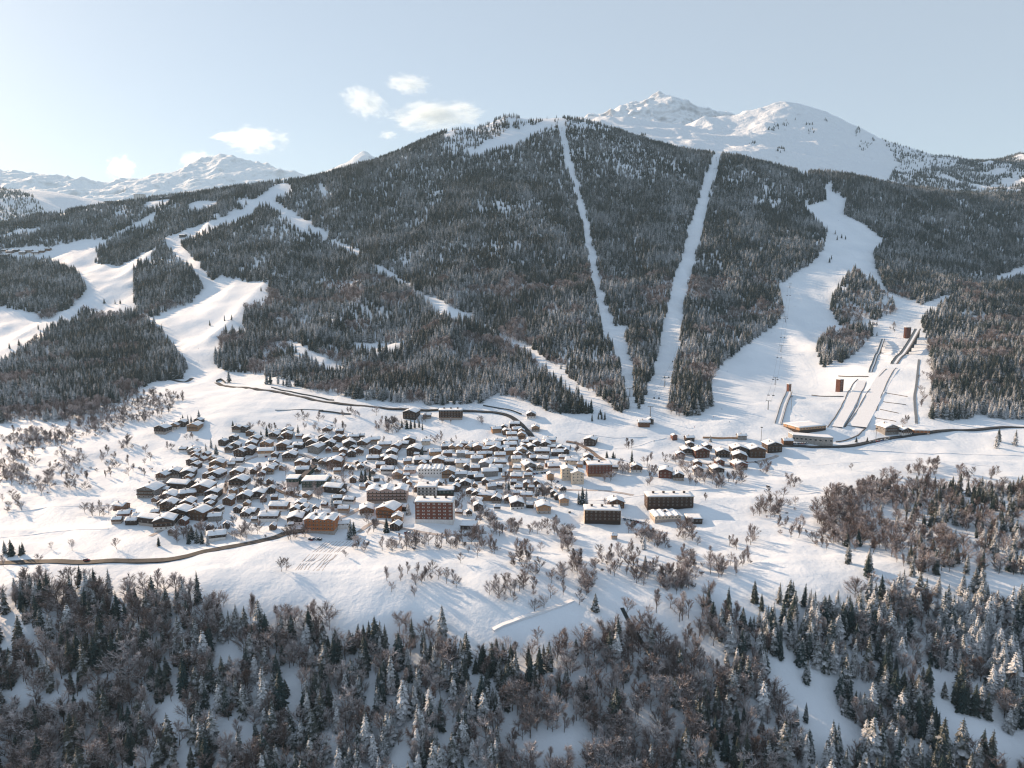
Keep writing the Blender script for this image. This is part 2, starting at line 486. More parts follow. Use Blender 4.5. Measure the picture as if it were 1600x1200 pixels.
EX, EY, EZ = mountain('hill', 'rounded hazy wooded hill below the distant snow range', E_ctrl, -420, 330, 2700, 4400, M['alp'], 14, 300, 111, 160, 110, .4,
         [((p-800)/FPX*4400, 4400, 250) for p in (-300, 0, 200)])

# ------------------------------------------------------------------ roads and tracks, draped on the ground
def path_world(pix, step=5.0):
    x, y, z = ground([p[0] for p in pix], [p[1] for p in pix])
    P = [np.array((a, b)) for a, b in zip(x, y) if not np.isnan(b)]
    out = []
    for k in range(len(P)-1):
        p0, p1, p2, p3 = P[max(k-1, 0)], P[k], P[k+1], P[min(k+2, len(P)-1)]
        n = max(2, int(np.linalg.norm(p2-p1) / step))
        for i in range(n):
            t = i / n
            out.append(.5*((2*p1) + (-p0+p2)*t + (2*p0-5*p1+4*p2-p3)*t*t + (-p0+3*p1-3*p2+p3)*t**3))
    out.append(P[-1])
    return out
def ribbon(name, pix, width, mat, label, lift=.3, kind='structure', skirt=1.5, cat='road'):
    P = path_world(pix)
    vs, fs = [], []
    for i, p in enumerate(P):
        d = P[min(i+1, len(P)-1)] - P[max(i-1, 0)]
        d = d / (np.linalg.norm(d) + 1e-9); n = np.array((-d[1], d[0])) * width / 2
        l, r = p + n, p - n
        z = max(H(*l), H(*r), H(*p)) + lift
        vs += [(l[0], l[1], z - skirt), (l[0], l[1], z), (r[0], r[1], z), (r[0], r[1], z - skirt)]
    for i in range(len(P)-1):
        b = 4*i
        fs += [(b+k, b+k+1, b+k+5, b+k+4) for k in range(3)]
    m = bpy.data.meshes.new(name); m.from_pydata(vs, [], fs); m.materials.append(mat); m.update()
    o = link(bpy.data.objects.new(name, m))
    return tag(o, label, cat, kind=kind)
ribbon('road', [(338,598),(352,603),(400,608),(430,612),(480,622),(540,632),(600,638),(680,641),(745,643),(775,645),(795,650),(810,660),(822,672),(831,683)], 7, M['road'], 'dark cleared mountain road curving down into the village')
ribbon('road', [(225,588),(240,592),(262,593),(288,597),(300,591)], 6, M['road'], 'dark cleared road bend beneath the left pine spur')
ribbon('road', [(-160,880),(-60,880),(0,880),(60,878),(150,878),(230,877),(280,872),(330,860),(380,851),(430,840),(452,832),(485,828)], 7, M['road'], 'dark wet road along the lower edge of the meadow')
ribbon('road', [(1195,698),(1250,697),(1310,698),(1345,694),(1390,685),(1440,678),(1520,672),(1600,668),(1720,664)], 6.5, M['road'], 'dark road passing below the ski jump')
ribbon('path', [(770,985),(785,977),(815,966),(850,955),(895,938)], 3.4, M['pathsnow'], 'straight packed snow track across the lower meadow', .06, cat='path')
ribbon('path', [(1310,701),(1400,706),(1500,709),(1600,712),(1700,714)], 3, M['pathsnow'], 'packed snow track below the road', .2, cat='path')
ribbon('path', [(885,690),(905,694),(922,704),(938,716),(955,728)], 5, M['dirtroad'], 'brown gritted lane beside the snow field', .25, cat='path')
ribbon('path', [(408,756),(425,762),(445,771),(470,778)], 4, M['dirtroad'], 'brown gritted lane below the dark modern slabs', .25, cat='path')
ribbon('path', [(875,782),(905,781),(940,781),(985,776),(1040,769),(1120,764),(1180,766)], 3.5, M['pathsnow'], 'packed snow lane above the brown blocks', .2, cat='path')
ribbon('path', [(795,745),(799,730),(797,715),(808,706)], 4, M['dirtroad'], 'narrow shaded street through the old village', .25, cat='path')
ribbon('stream', [(972,950),(981,968),(992,985),(1002,1003),(1018,1022),(1028,1040),(1036,1055)], 2.6, M['stream'], 'narrow dark stream in the wooded gully', .1, cat='stream')

for pix, lab in (([(235,838),(300,802),(345,777),(360,742),(380,722),(420,709),(480,713),(540,722),(590,736),(640,753),(700,759),(760,753),(795,746)], 'trodden village lane winding between the chalets'), ([(482,828),(520,816),(560,796),(592,780),(640,766)], 'trodden lane climbing behind the orange timber hotel'),
                 ([(797,746),(830,756),(870,764),(940,767),(990,774)], 'trodden lane passing below the cream twin houses'), ([(560,832),(590,816),(640,828),(700,836),(760,832)], 'trodden yard lane in front of the red block'), ([(575,700),(600,712),(625,730),(632,748)], 'steep trodden alley above the white hotel'), ([(1060,722),(1100,724),(1140,728),(1190,720),(1215,712)], 'trodden lane through the hamlet beside the snow field')):
    ribbon('path', pix, 4.2, M['lane'], lab, .2, cat='path')
for k in range(9):
    a0 = 488 + 5.5*k
    ribbon('ski_track', [(a0+22, 846), (a0+8+random.uniform(-3,3), 858), (a0-8+random.uniform(-3,3), 872), (a0-22+random.uniform(-4,4), 884), (a0-30, 896)], .55, M['lane'], 'thin ski tracks fanning down the smooth field below the orange hotel', .05, cat='track', skirt=.3)
for pix in ([(1060,676),(1100,690)], [(900,676),(960,684),(1010,682)], [(920,706),(990,698),(1040,684)], [(1240,730),(1340,722),(1440,720),(1560,730)], [(1120,770),(1250,772),(1300,766)], [(20,800),(120,790),(200,786)], [(0,840),(90,830),(170,826)]):
    pix = pix if len(pix) > 2 else [pix[0], ((pix[0][0]+pix[1][0])/2, (pix[0][1]+pix[1][1])/2), pix[1]]
    ribbon('ski_track', pix, 1.4, M['pathsnow'], 'faint groomed track crossing the open snow', .08, cat='track', skirt=.4)
ribbon('piste', [(1347,596),(1337,615),(1325,638),(1307,668)], 13, M['pathsnow'], 'groomed landing slope of the smaller ski jump', .25, cat='piste')
ribbon('piste', [(1393,576),(1375,602),(1362,624),(1350,646),(1338,668)], 22, M['pathsnow'], 'broad groomed landing slope of the big ski jump', .25, cat='piste')
# ------------------------------------------------------------------ tree shapes
def conifer_mesh(seed):
    r = random.Random(seed)
    m = MB(); Ht = 20.0
    Rm = r.uniform(3.1, 4.4)
    nl = 17
    # inner core of dense twigs
    m.tube([(0,0,1.6), (0,0,6), (0,0,13), (0,0,19.2)], [Rm*.34, Rm*.36, Rm*.2, .05], 7)
    for l in range(nl):
        t = l / (nl - 1)
        z = 1.8 + 17.6 * t ** .92
        rad = Rm * (1 - t) ** .68 * r.uniform(.85, 1.1) + .22
        if t < .12: rad *= .82
        nb = max(5, int(10 - 4*t))
        a0 = r.uniform(0, 6.3)
        for k in range(nb):
            a = a0 + 6.283 * k / nb + r.uniform(-.25, .25)
            L = rad * r.uniform(.68, 1.18)
            droop = L * r.uniform(.28, .52)
            w = L * r.uniform(.26, .36)
            ca, sa = math.cos(a), math.sin(a)
            def P(d, s, zz): return (ca*d - sa*s, sa*d + ca*s, z + zz)
            vs = [P(.05, 0, .35), P(L*.55, w, -droop*.62), P(L*.58, 0, -droop*.22), P(L*.55, -w, -droop*.62), P(L, 0, -droop*1.0 + .12), P(L*.86, w*.55, -droop*1.05), P(L*.86, -w*.55, -droop*1.05)]
            m.add(vs, [(0,2,1), (0,3,2), (2,4,5,1), (2,3,6,4)])
    m.tube([(0,0,18.9), (0,0,20.0)], [.12, .01], 4)
    tr = MB(); tr.tube([(0,0,-1.2), (0,0,2.5), (0,0,9)], [.34, .28, .12], 6)
    return tr.mesh('trunk', M['bark']), m.mesh('crown', M['conifer'])

def bare_mesh(seed, tall=False, shrub=False):
    r = random.Random(seed)
    tr, cr = MB(), MB()
    Ht = 14.0
    def blade(p, q, w):
        d = (q - p); a = d.cross(Vector((r.uniform(-1,1), r.uniform(-1,1), r.uniform(-.3,1)))).normalized() * w
        cr.add([p - a, p + a, q + a*.3, q - a*.3], [(0,1,2,3)])
    def spray(p, d, L, n):
        for _ in range(n):
            dd = (d + Vector((r.gauss(0,.55), r.gauss(0,.55), r.gauss(.1,.4)))).normalized()
            q = p + dd * L * r.uniform(.5, 1.15)
            blade(p, q, r.uniform(.06, .11))
            for _ in range(2):
                s = p.lerp(q, r.uniform(.3, .9))
                e = s + (dd + Vector((r.gauss(0,.7), r.gauss(0,.7), r.gauss(.1,.45)))).normalized() * L * r.uniform(.3, .6)
                blade(s, e, r.uniform(.045, .085))
    stems = 1 if not shrub else 5
    for s in range(stems):
        lean = Vector((r.gauss(0,.04), r.gauss(0,.04), 1)) if not shrub else Vector((r.gauss(0,.45), r.gauss(0,.45), 1)).normalized()
        top = lean * (Ht * (.82 if not shrub else .75))
        rt = .24 if not shrub else .10
        base = Vector((0,0,-1.0)) if not shrub else Vector((r.gauss(0,.5), r.gauss(0,.5), -.6))
        mid = base.lerp(top, .4) + Vector((r.gauss(0,.2), r.gauss(0,.2), 0))
        tr.tube([base, mid, top], [rt, rt*.7, .05], 5)
        nl = (9 if not tall else 12) if not shrub else 5
        for i in range(nl):
            f = r.uniform(.22, .95) if not shrub else r.uniform(.2, .95)
            p = base.lerp(mid, f/.4) if f < .4 else mid.lerp(top, (f-.4)/.6)
            a = r.uniform(0, 6.283)
            spread = (1.25 - .45*f) if not tall else .5
            d = Vector((math.cos(a)*spread, math.sin(a)*spread, .75 + .4*f)).normalized()
            L = Ht * (.38 * (1.12 - f) + .12) * (1.0 if not tall else .75)
            q = p + d * L; q.z += L*.12
            tr.tube([p, p.lerp(q, .5) + Vector((0,0,-.04*L)), q], [rt*.42, rt*.25, .02], 3, False)
            for j in range(5):
                b = p.lerp(q, .3 + .7*j/4)
                spray(b, (d + Vector((0,0,.2))).normalized(), L*.42 + .7, 5)
    return tr.mesh('trunk', M['bark']), cr.mesh('crown', M['twig'])

CONI = [conifer_mesh(s) for s in (1, 2, 3, 4, 5, 6)]
BARE = [bare_mesh(s) for s in (11, 12, 13, 14)] + [bare_mesh(s, True) for s in (15, 16)]
SHRB = [bare_mesh(s, shrub=True) for s in (31, 32, 33)]

# ------------------------------------------------------------------ where trees stand
F_MAIN = [(335,575),(345,598),(430,601),(560,624),(680,634),(750,631),(775,616),(845,636),(852,652),(925,655),(962,646),(1000,643),(1035,659),(1080,655),(1112,636),(1108,605),(1122,575),(1160,545),(1212,507),(1224,490),(1216,450),(1245,425),(1270,412),(1287,388),(1292,362),(1256,325),(1291,312),(1288,292),(1300,282),(1300,120),(700,120),(-700,120),(-700,470),(60,470),(60,500),(335,500)]
F_RIGHT = [(1300,300),(1322,312),(1318,335),(1352,352),(1382,376),(1365,395),(1370,425),(1388,458),(1440,476),(1475,462),(1500,462),(2300,450),(2300,200),(1300,200)]
F_ISL1 = [(1297,482),(1305,455),(1335,424),(1375,452),(1406,487),(1380,497),(1340,507),(1310,508)]
F_ISL2 = [(1276,548),(1290,522),(1330,512),(1362,507),(1366,522),(1345,547),(1300,577),(1283,572)]
F_FRONT = [(1440,505),(1460,482),(1500,462),(2300,450),(2300,672),(1600,668),(1453,662),(1456,560)]
F_SPUR = [(-700,560),(0,575),(60,528),(105,495),(170,490),(240,503),(292,572),(286,592),(235,598),(205,622),(150,648),(80,664),(0,690),(-700,690)]
F_LEFT2 = [(-700,480),(0,480),(70,492),(120,470),(135,448),(120,425),(60,405),(-700,405)]
HOLES = [
 [(250,328),(165,374),(120,374),(75,390),(50,405),(85,410),(120,425),(135,450),(125,470),(85,495),(60,505),(110,502),(130,485),(170,490),(215,490),(208,460),(210,420),(240,400),(247,383),(215,400),(190,415),(150,411),(150,390),(176,372),(237,347)],
 [(240,497),(300,472),(325,440),(345,432),(385,440),(420,440),(415,470),(382,482),(382,517),(345,522),(335,560),(335,600),(300,600),(290,560),(270,540),(245,512),(215,490)],
 [(0,388),(70,386),(76,400),(0,404)], [(60,305),(95,305),(105,335),(75,335)], [(480,600),(345,600),(335,575)],
 [(1245,258),(1265,262),(1265,274),(1245,270)], [(845,640),(960,660),(1060,665),(1060,690),(840,690)],
]
LINES = [
 [(876,190,12),(885,245,10),(900,290,10),(915,350,11),(930,430,13),(940,480,18),(952,515,22),(972,545,22),(982,600,18),(988,640,12)],
 [(1122,240,10),(1105,290,16),(1085,370,22),(1065,440,26),(1050,520,30),(1035,590,32),(1020,650,44)],
 [(428,322,18),(470,350,16),(508,367,12)], [(520,378,7),(558,395,9)], [(575,412,4),(600,424,7),(640,449,8)], [(655,460,8),(700,488,22),(735,497,10)], [(740,500,4),(785,528,6),(830,552,11),(880,592,16),(950,646,22)],
 [(455,538,12),(500,566,16),(532,578,12)], [(555,541,12),(622,543,10)], [(500,290,7),(508,304,8)],
 [(445,294,20),(400,318,18),(382,334,16),(330,352,15),(265,378,18),(300,412,14),(325,445,18)],
 [(300,322,14),(335,320,12)], [(230,320,8),(262,314,8)], [(375,318,8),(395,312,8)], [(0,368,4),(62,358,5)],
 [(735,240,10),(790,218,20),(830,204,14),(862,190,7)], [(800,188,5),(840,184,6),(868,184,5)],
 [(944,512,14),(975,518,14)], [(1405,484,12),(1445,486,12)], [(1560,436,10),(1600,424,14)], [(1210,318,4),(1212,324,4)],
]
def hill_density(px, py, x, y):
    d = np.zeros(px.shape)
    for p in (F_MAIN, F_RIGHT, F_FRONT, F_LEFT2, F_SPUR): d[inpoly(px, py, p)] = 1.0
    for p in (F_ISL1, F_ISL2): d[inpoly(px, py, p)] = 1.0
    jx = px + 3.5 * fbm(x/25, y/25, 71, 2); jy = py + 3.0 * fbm(x/25+9, y/25, 72, 2)
    up = jy - FPX * 8.0 / y      # a tree whose crown would stand before an open run seen just above its foot
    thin = np.zeros(px.shape, bool)
    for p in HOLES:
        d[inpoly(jx, jy, p)] = 0.0; thin |= inpoly(jx, up, p)
    for p in LINES:
        d[dist_line(jx, jy, p) < 0] = 0.0; thin |= dist_line(jx, up, p) < -1
    d[thin] *= .22
    patch = fbm(x/130, y/130, 61, 3)
    d *= np.clip(1.1 - .75*sstep(.25, .6, patch), .25, 1)
    knoll = inpoly(px, py, [(690,240),(700,190),(745,190),(800,170),(960,165),(960,205),(880,200),(800,230),(740,245)])
    d[knoll] *= .33
    return d

def area_points(n, ya, yb, ul, ur):
    y = np.sqrt(rng.random(n) * (yb*yb - ya*ya) + ya*ya)
    return (ul + (ur - ul) * rng.random(n)) * y, y
con, bar, shr = [], [], []   # rows: x, y, z, height, lone flag
def rows(x, y, z, h, flag=0): return np.stack([x, y, z, h, np.full(len(x), flag)], 1)
# forest on the mountain
n = 250000
x, y = area_points(n, 850, 3150, -.95, .95)
z = H(x, y); px, py = project(x, y, z)
keep = (rng.random(n) < hill_density(px, py, x, y)) & (px > -160) & (px < 1760)
# drop what lies on slopes turned away behind the skyline
gx, gy = H(x + 8, y), H(x, y + 8)
vx = (z - CAMZ) / y
front = (gy - z) / 8 > vx - .06
keep &= front
x, y, z = x[keep], y[keep], z[keep]
dec = (fbm(x/60, y/60, 83, 2) > .30) & (y < 1700)
h = (rng.normal(16.5, 3.6, len(x)) * (1 + .22*fbm(x/90, y/90, 55, 2))).clip(6, 25) * (1 - .25*sstep(2200, 2750, y))
con.append(rows(x[~dec], y[~dec], z[~dec], h[~dec])); bar.append(rows(x[dec], y[dec], z[dec], h[dec] * .72))
# trees on the snow mountain's right shoulder, its clumps, and on the hazy hill
def on_grid(X, Y, Z, n, dens, hmean):
    i = rng.integers(0, X.shape[0]-1, n); j = rng.integers(0, X.shape[1]-1, n); fu, fv = rng.random(n), rng.random(n)
    def bl(A): return (A[i, j]*(1-fu) + A[i, j+1]*fu) * (1-fv) + (A[i+1, j]*(1-fu) + A[i+1, j+1]*fu) * fv
    x, y, z = bl(X), bl(Y), bl(Z)
    px, py = project(x, y, z)
    k = rng.random(n) < dens(px, py, x, y)
    x, y, z = x[k], y[k], z[k]
    con.append(rows(x, y, z, rng.normal(hmean, 2.5, len(x)).clip(7, 22)))
def dA(px, py, x, y):
    d = np.zeros(px.shape)
    d[inpoly(px, py, [(1385,285),(1400,262),(1430,258),(1470,243),(1500,236),(1700,225),(1700,330),(1400,330)])] = .75
    d[inpoly(px, py, [(1375,218),(1400,222),(1450,243),(1500,246),(1490,262),(1440,262),(1420,285),(1400,270),(1395,240)])] = .2
    d *= np.clip(1.1 - 1.3*sstep(.05, .45, fbm(x/110, y/110, 66, 3)), 0, 1)
    for (cx, cy, rx, ry) in ((1208,200,9,6),(1228,194,5,6),(1265,195,6,4),(1268,206,5,5),(1240,186,3,3),(1290,190,6,4),(1340,207,4,8),(1350,228,8,8),(1362,222,5,6),(1220,236,7,4),(1175,222,7,4),(1005,212,4,3)):
        d[((px-cx)/rx)**2 + ((py-cy)/ry)**2 < 1] = .2
    return d
on_grid(AX, AY, AZ, 230000, dA, 13)
def dE(px, py, x, y):
    d = np.where(inpoly(px, py, [(-300,290),(0,296),(30,298),(52,308),(72,330),(90,350),(-300,360)]), .9, 0)
    return d
on_grid(EX, EY, EZ, 20000, dE, 14)

# foreground woods below the plateau edge and the wood on the plateau's right
CLEAR = [[(1195,1045),(1240,1030),(1320,1066),(1310,1095),(1320,1135),(1335,1150),(1275,1205),(1245,1140),(1208,1085)], [(1460,1118),(1512,1115),(1560,1142),(1640,1145),(1640,1215),(1540,1195),(1480,1170)],
 [(815,1165),(865,1150),(900,1140),(930,1180),(880,1200),(820,1200)], [(240,1115),(285,1105),(300,1150),(265,1160)], [(-40,950),(30,955),(62,1010),(20,1015)], [(340,1015),(375,1010),(378,1055),(335,1070)], [(1115,1022),(1155,1022),(1160,1045),(1120,1045)],
 [(1330,870),(1370,868),(1400,890),(1395,905),(1345,905)]]
def front_mix(px, py, x, y):
    """density, conifer share"""
    d = np.zeros(px.shape); c = np.zeros(px.shape)
    top = np.interp(px, [-300,0,130,270,300,380,480,560,640,720,780,850,900,960,1050,1120,1180,1250,1330,1500,1900], [880,888,892,888,908,930,938,946,955,970,992,982,962,940,915,905,915,905,903,895,895])
    top = top + 24
    f = py > top + 2
    d[f] = 1.0
    c = np.interp(px, [-300, 40, 120, 420, 520, 760, 800, 830, 1090, 1150, 1300, 1900], [.6, .42, .42, .50, .62, .62, .3, .07, .07, .78, .85, .85]) * np.ones(px.shape)
    c = np.where((py > 1060) & (px > 1050) & (px < 1250), .45, c)
    c = np.where((py < 940) & (px < 330) & (px > -300), .18, c)
    c = np.where((py < top + 28) & (px > 330) & (px < 800), .12, c)
    edge = np.where((py < top + 30), .5, 1.0); d *= edge
    d *= np.where((py < top + 34) & (fbm(x/30, y/30, 95, 2) > .05), .12, 1.0)     # ragged upper edge
    w = inpoly(px, py, [(1268,800),(1320,765),(1400,752),(1470,742),(1600,738),(1900,735),(1900,900),(1420,898),(1400,880),(1330,862),(1290,845)])
    d[w] = .55; c[w] = np.interp(px[w], [1260, 1370, 1430, 1600], [.01, .06, .38, .55])
    for p in CLEAR: d[inpoly(px, py, p)] = .03
    c = c + .35 * fbm(x/28, y/28, 91, 2)
    d *= np.clip(1.1 - .7*sstep(.2, .5, fbm(x/35, y/35, 93, 2)), .3, 1)
    return d, c
n = 26000
x, y = area_points(n, 262, 640, -1.0, 1.0)
z = H(x, y); px, py = project(x, y, z)
d, c = front_mix(px, py, x, y)
keep = (rng.random(n) < d * .62) & (px > -150) & (px < 1750) & ((y < 475) | (px > 1200))
x, y, z, c = x[keep], y[keep], z[keep], c[keep]
isc = rng.random(len(x)) < c
hc = rng.normal(16.2, 4.4, len(x)).clip(6, 27) * np.where(y > 470, .72, 1)
hb = rng.normal(13.5, 2.8, len(x)).clip(7, 20) * np.where(y > 470, .8, 1)
con.append(rows(x[isc], y[isc], z[isc], hc[isc])); bar.append(rows(x[~isc], y[~isc], z[~isc], hb[~isc]))

# lone trees read off the photograph: pixel of the foot, height in metres
LONE_C = [(18,868,13),(8,866,11),(36,866,10),(32,868,9),(258,672,11),(286,662,12),(294,662,12),(299,661,10),(311,656,13),(330,700,12),(322,706,10),(338,712,13),(417,682,14),(466,682,15),(364,668,9),(395,690,9),
 (408,684,9),(248,853,8),(300,842,12),(308,848,12),(316,850,11),(325,852,10),(295,850,11),(336,842,10),(345,846,9),(352,835,10),(492,804,13),(519,797,14),(548,842,16),(553,838,13),(571,752,15),(578,750,14),(565,752,12),
 (604,832,13),(638,804,11),(660,712,12),(653,716,11),(740,760,11),(790,772,14),(795,770,13),(797,755,12),(822,770,10),(838,776,10),(841,775,9),(910,788,17),(916,789,16),(904,788,13),(1008,800,12),(987,726,17),(948,715,8),(958,716,8),(961,716,6),(1110,690,8),
 (1006,858,12),(1008,890,11),(930,955,13),(1034,905,12),(1325,880,17),(1355,900,17),(1425,900,18),(1557,700,20),(1586,696,19),(1560,690,17),(1338,691,7),(1355,690,6),(636,670,12),(642,670,13),(648,669,12),(655,668,11),(628,668,11),(660,672,10),
 (163,474,13),(180,475,13),(188,475,13),(128,492,12),(136,493,12),(145,492,11),(328,509,13),(351,502,14),(362,500,13),(300,470,11),(380,520,11),(408,455,12),(410,470,11),(60,515,14),(30,540,14),(15,545,13),(75,520,12),(40,548,12),(95,515,11),
 (940,655,10),(945,656,11),(935,655,9),(938,648,8),(925,658,10),(960,640,12),(965,642,11),(1296,410,14),(1299,405,12),(1308,375,14),(1315,372,13),(1321,374,12),(1305,366,13),(1370,525,10),(1440,505,12),(1448,508,11)]
CL_B = [(230,628,60,14,55),(150,655,50,14,45),(60,688,60,14,45),(20,738,35,24,26),(120,745,50,25,14),(960,880,40,24,20),(1040,905,50,18,30),(1120,892,40,12,14),(860,830,40,12,12),(700,852,50,8,12),(1380,768,50,18,26),(1300,848,36,12,16),(580,860,40,8,6),(660,905,40,14,8),(800,925,40,18,14),(1240,830,30,12,8),(900,705,20,6,4),(400,760,60,30,20),(520,745,60,30,20),(650,760,60,35,18),(820,770,50,25,18),(300,770,60,40,16),(1110,735,50,15,16),(450,840,40,5,6),(110,715,26,26,16),(165,728,20,20,10),(200,697,12,8,6),(45,745,34,26,16),(30,705,30,14,12),(210,645,58,20,55),(140,672,40,12,22),(60,690,40,14,20),(20,790,20,12,5),(90,770,30,18,6),(215,735,25,12,5),(232,708,5,4,1),(265,700,8,4,3),(150,800,30,10,5),
 (300,690,10,6,3),(420,672,40,8,7),(500,672,40,8,7),(610,668,24,10,22),(690,690,30,8,6),(635,852,26,10,12),(760,862,30,10,8),(735,845,24,8,8),(790,830,24,12,14),(815,872,18,18,14),(885,850,10,14,14),(900,885,10,14,14),(915,915,10,16,12),(830,892,14,10,5),(870,905,12,10,5),
 (1000,838,26,12,14),(1030,850,20,10,9),(1072,838,16,12,10),(1072,885,14,20,16),(1060,915,30,14,18),(1150,852,12,10,4),(1172,845,8,8,4),(1166,880,8,10,4),(1215,792,30,14,16),(1195,805,22,8,8),(1300,772,14,8,10),(1235,758,10,5,4),(1390,745,16,8,8),(1440,738,24,10,16),(1462,728,6,6,6),(1510,745,14,8,7),(1555,745,10,6,3),
 (1305,815,26,20,26),(1340,820,24,20,22),(1360,780,30,12,12),(1095,752,22,8,12),(1120,758,14,5,6),(1150,752,14,8,7),(1195,735,8,6,5),(1022,742,8,6,5),(1012,758,6,5,3),(950,750,10,5,4),(380,835,28,10,12),(330,832,25,10,14),(290,838,10,8,5),(275,845,6,5,3),(450,775,20,8,5),(490,780,14,6,5),(555,745,10,10,6),(520,800,16,8,6),(580,828,14,8,6),(700,800,10,6,3),(720,790,20,10,8),(760,815,16,8,10),(835,760,10,8,5),(850,775,10,6,5),(955,795,8,6,2),(1450,565,8,30,8),(1440,610,6,30,6),(1413,660,5,8,3),(1370,505,10,6,5),(1395,515,8,6,5),
 (970,735,16,8,8),(1030,722,30,6,9),(1070,730,14,8,6),(985,700,10,5,3),(660,660,8,4,4),(700,660,10,4,3),(750,660,8,6,4),(480,655,30,5,5),(560,650,30,5,6)]
LONE_B = [(113,860,9),(182,858,9),(80,858,6),(440,893,11),(447,891,9),(605,908,11),(612,925,8),(648,932,9),(698,912,12),(708,914,12),(713,918,10),(650,915,9),(765,930,11),(772,926,9),(1102,782,8),(1250,756,8),(1228,752,9),(1110,868,8),(1090,852,8),(720,880,8),(845,862,8),(955,865,8),(975,878,9),(560,850,9),(570,858,8),(190,672,9),(235,720,10),(300,770,6),(600,690,7),(540,870,7),(1470,760,9),(1330,735,8),(1545,765,9),(5,885,9),(60,880,8),(820,905,9),(860,935,10),(850,950,10),(880,930,11),(835,955,9),(905,945,11)]
x, y, z = ground([c[0] for c in LONE_C], [c[1] for c in LONE_C]); ok = ~np.isnan(y)
con.append(rows(x[ok], y[ok], z[ok], np.array([c[2] for c in LONE_C], float)[ok], 1))
cp = [(a, b, hh, 1) for a, b, hh in LONE_B]
for (a, b, rx, ry, k) in CL_B:
    for _ in range(int(k * 1.6)):
        t, q = random.uniform(0, 6.283), math.sqrt(random.random())
        cp.append((a + rx*q*math.cos(t), b + ry*q*math.sin(t), random.uniform(6, 12), 2))
x, y, z = ground([c[0] for c in cp], [c[1] for c in cp]); ok = ~np.isnan(y)
hh = np.array([c[2] for c in cp], float)
sh = (np.arange(len(cp)) % 5 == 0) & (np.array([c[3] for c in cp]) == 2)
k = ok & ~sh; r_ = rows(x[k], y[k], z[k], hh[k]); r_[:, 4] = np.array([c[3] for c in cp])[k]; bar.append(r_)
k = ok & sh; shr.append(rows(x[k], y[k], z[k], hh[k] * .38))
con, bar, shr = np.concatenate(con), np.concatenate(bar), np.concatenate(shr)
print('conifers', len(con), 'bare', len(bar), 'shrubs', len(shr))

LAND = []   # (x, y, phrase) landmarks for labels, filled by the builders below
def near_mark(x, y):
    return min(LAND, key=lambda l: (l[0]-x)**2 + (l[1]-y)**2)[2]

# ------------------------------------------------------------------ buildings
HOUSE_FOOT = []
def kid(mb_or_mesh, name, mat, parent, smooth=False):
    o = mb_or_mesh.build(name, mat, parent, smooth) if isinstance(mb_or_mesh, MB) else link(bpy.data.objects.new(name, mb_or_mesh), parent)
    KIDS.setdefault(parent, []).append(o)
    KIDS.setdefault(o, [])
    return o
def snow_sheet(x0, x1, y0, y1, zf, th, seed, nx=9, ny=9, tap=.25):
    """a thick uneven snow layer on a surface zf(x, y), rounded off at its edges"""
    r = random.Random(seed)
    m = MB(); top, bot = [], []
    for j in range(ny):
        for i in range(nx):
            u, v = i/(nx-1), j/(ny-1)
            x, y = x0 + (x1-x0)*u, y0 + (y1-y0)*v
            e = min(u, 1-u, v, 1-v) * min(nx, ny)
            t = th * (tap + (1-tap) * min(1, e)) * r.uniform(.72, 1.25)
            if e < .01: x += r.uniform(-.15, .15); y += r.uniform(-.15, .15)
            top.append((x, y, zf(x, y) + t)); bot.append((x, y, zf(x, y) + .01))
    fs = []
    for j in range(ny-1):
        for i in range(nx-1):
            a = j*nx+i; fs.append((a, a+1, a+nx+1, a+nx))
    rim = [i for i in range(nx)] + [j*nx+nx-1 for j in range(1, ny)] + [(ny-1)*nx+i for i in range(nx-2, -1, -1)] + [j*nx for j in range(ny-2, 0, -1)]
    n = nx*ny
    for k in range(len(rim)):
        a, b = rim[k], rim[(k+1) % len(rim)]
        fs.append((a + n, b + n, b, a))
    m.add(top + bot, fs)
    return m
_w = MB()
def window_mesh(w=1.15, h=1.35, frame='frame'):
    m = MB()
    m.box(-w/2, w/2, -.05, .04, -h/2, h/2)
    m.box(-w/2+.14, w/2-.14, -.08, 0, -h/2+.14, h/2-.14)
    me = m.mesh('window', M[frame]); me.materials.append(M['glass'])
    for i, p in enumerate(me.polygons): p.material_index = 1 if i >= 6 else 0
    return me
WIN, WINB = window_mesh(), window_mesh(1.9, 1.5)
def panel_window():
    m = MB(); m.box(-.95, .95, -.07, .04, -.55, .5); m.box(-.6, .6, -.1, 0, -.3, .38)
    me = m.mesh('window', M['white']); me.materials.append(M['glass'])
    for i, p in enumerate(me.polygons): p.material_index = 1 if i >= 6 else 0
    return me
WINP = panel_window()
def put_window(parent, x, y, z, rz, me=None, scale=1.0):
    o = link(bpy.data.objects.new('window', me or WIN), parent)
    o.location = (x, y, z); o.rotation_euler = (0, 0, rz); o.scale = (scale,)*3
    KIDS.setdefault(parent, []).append(o); KIDS.setdefault(o, [])
    return o

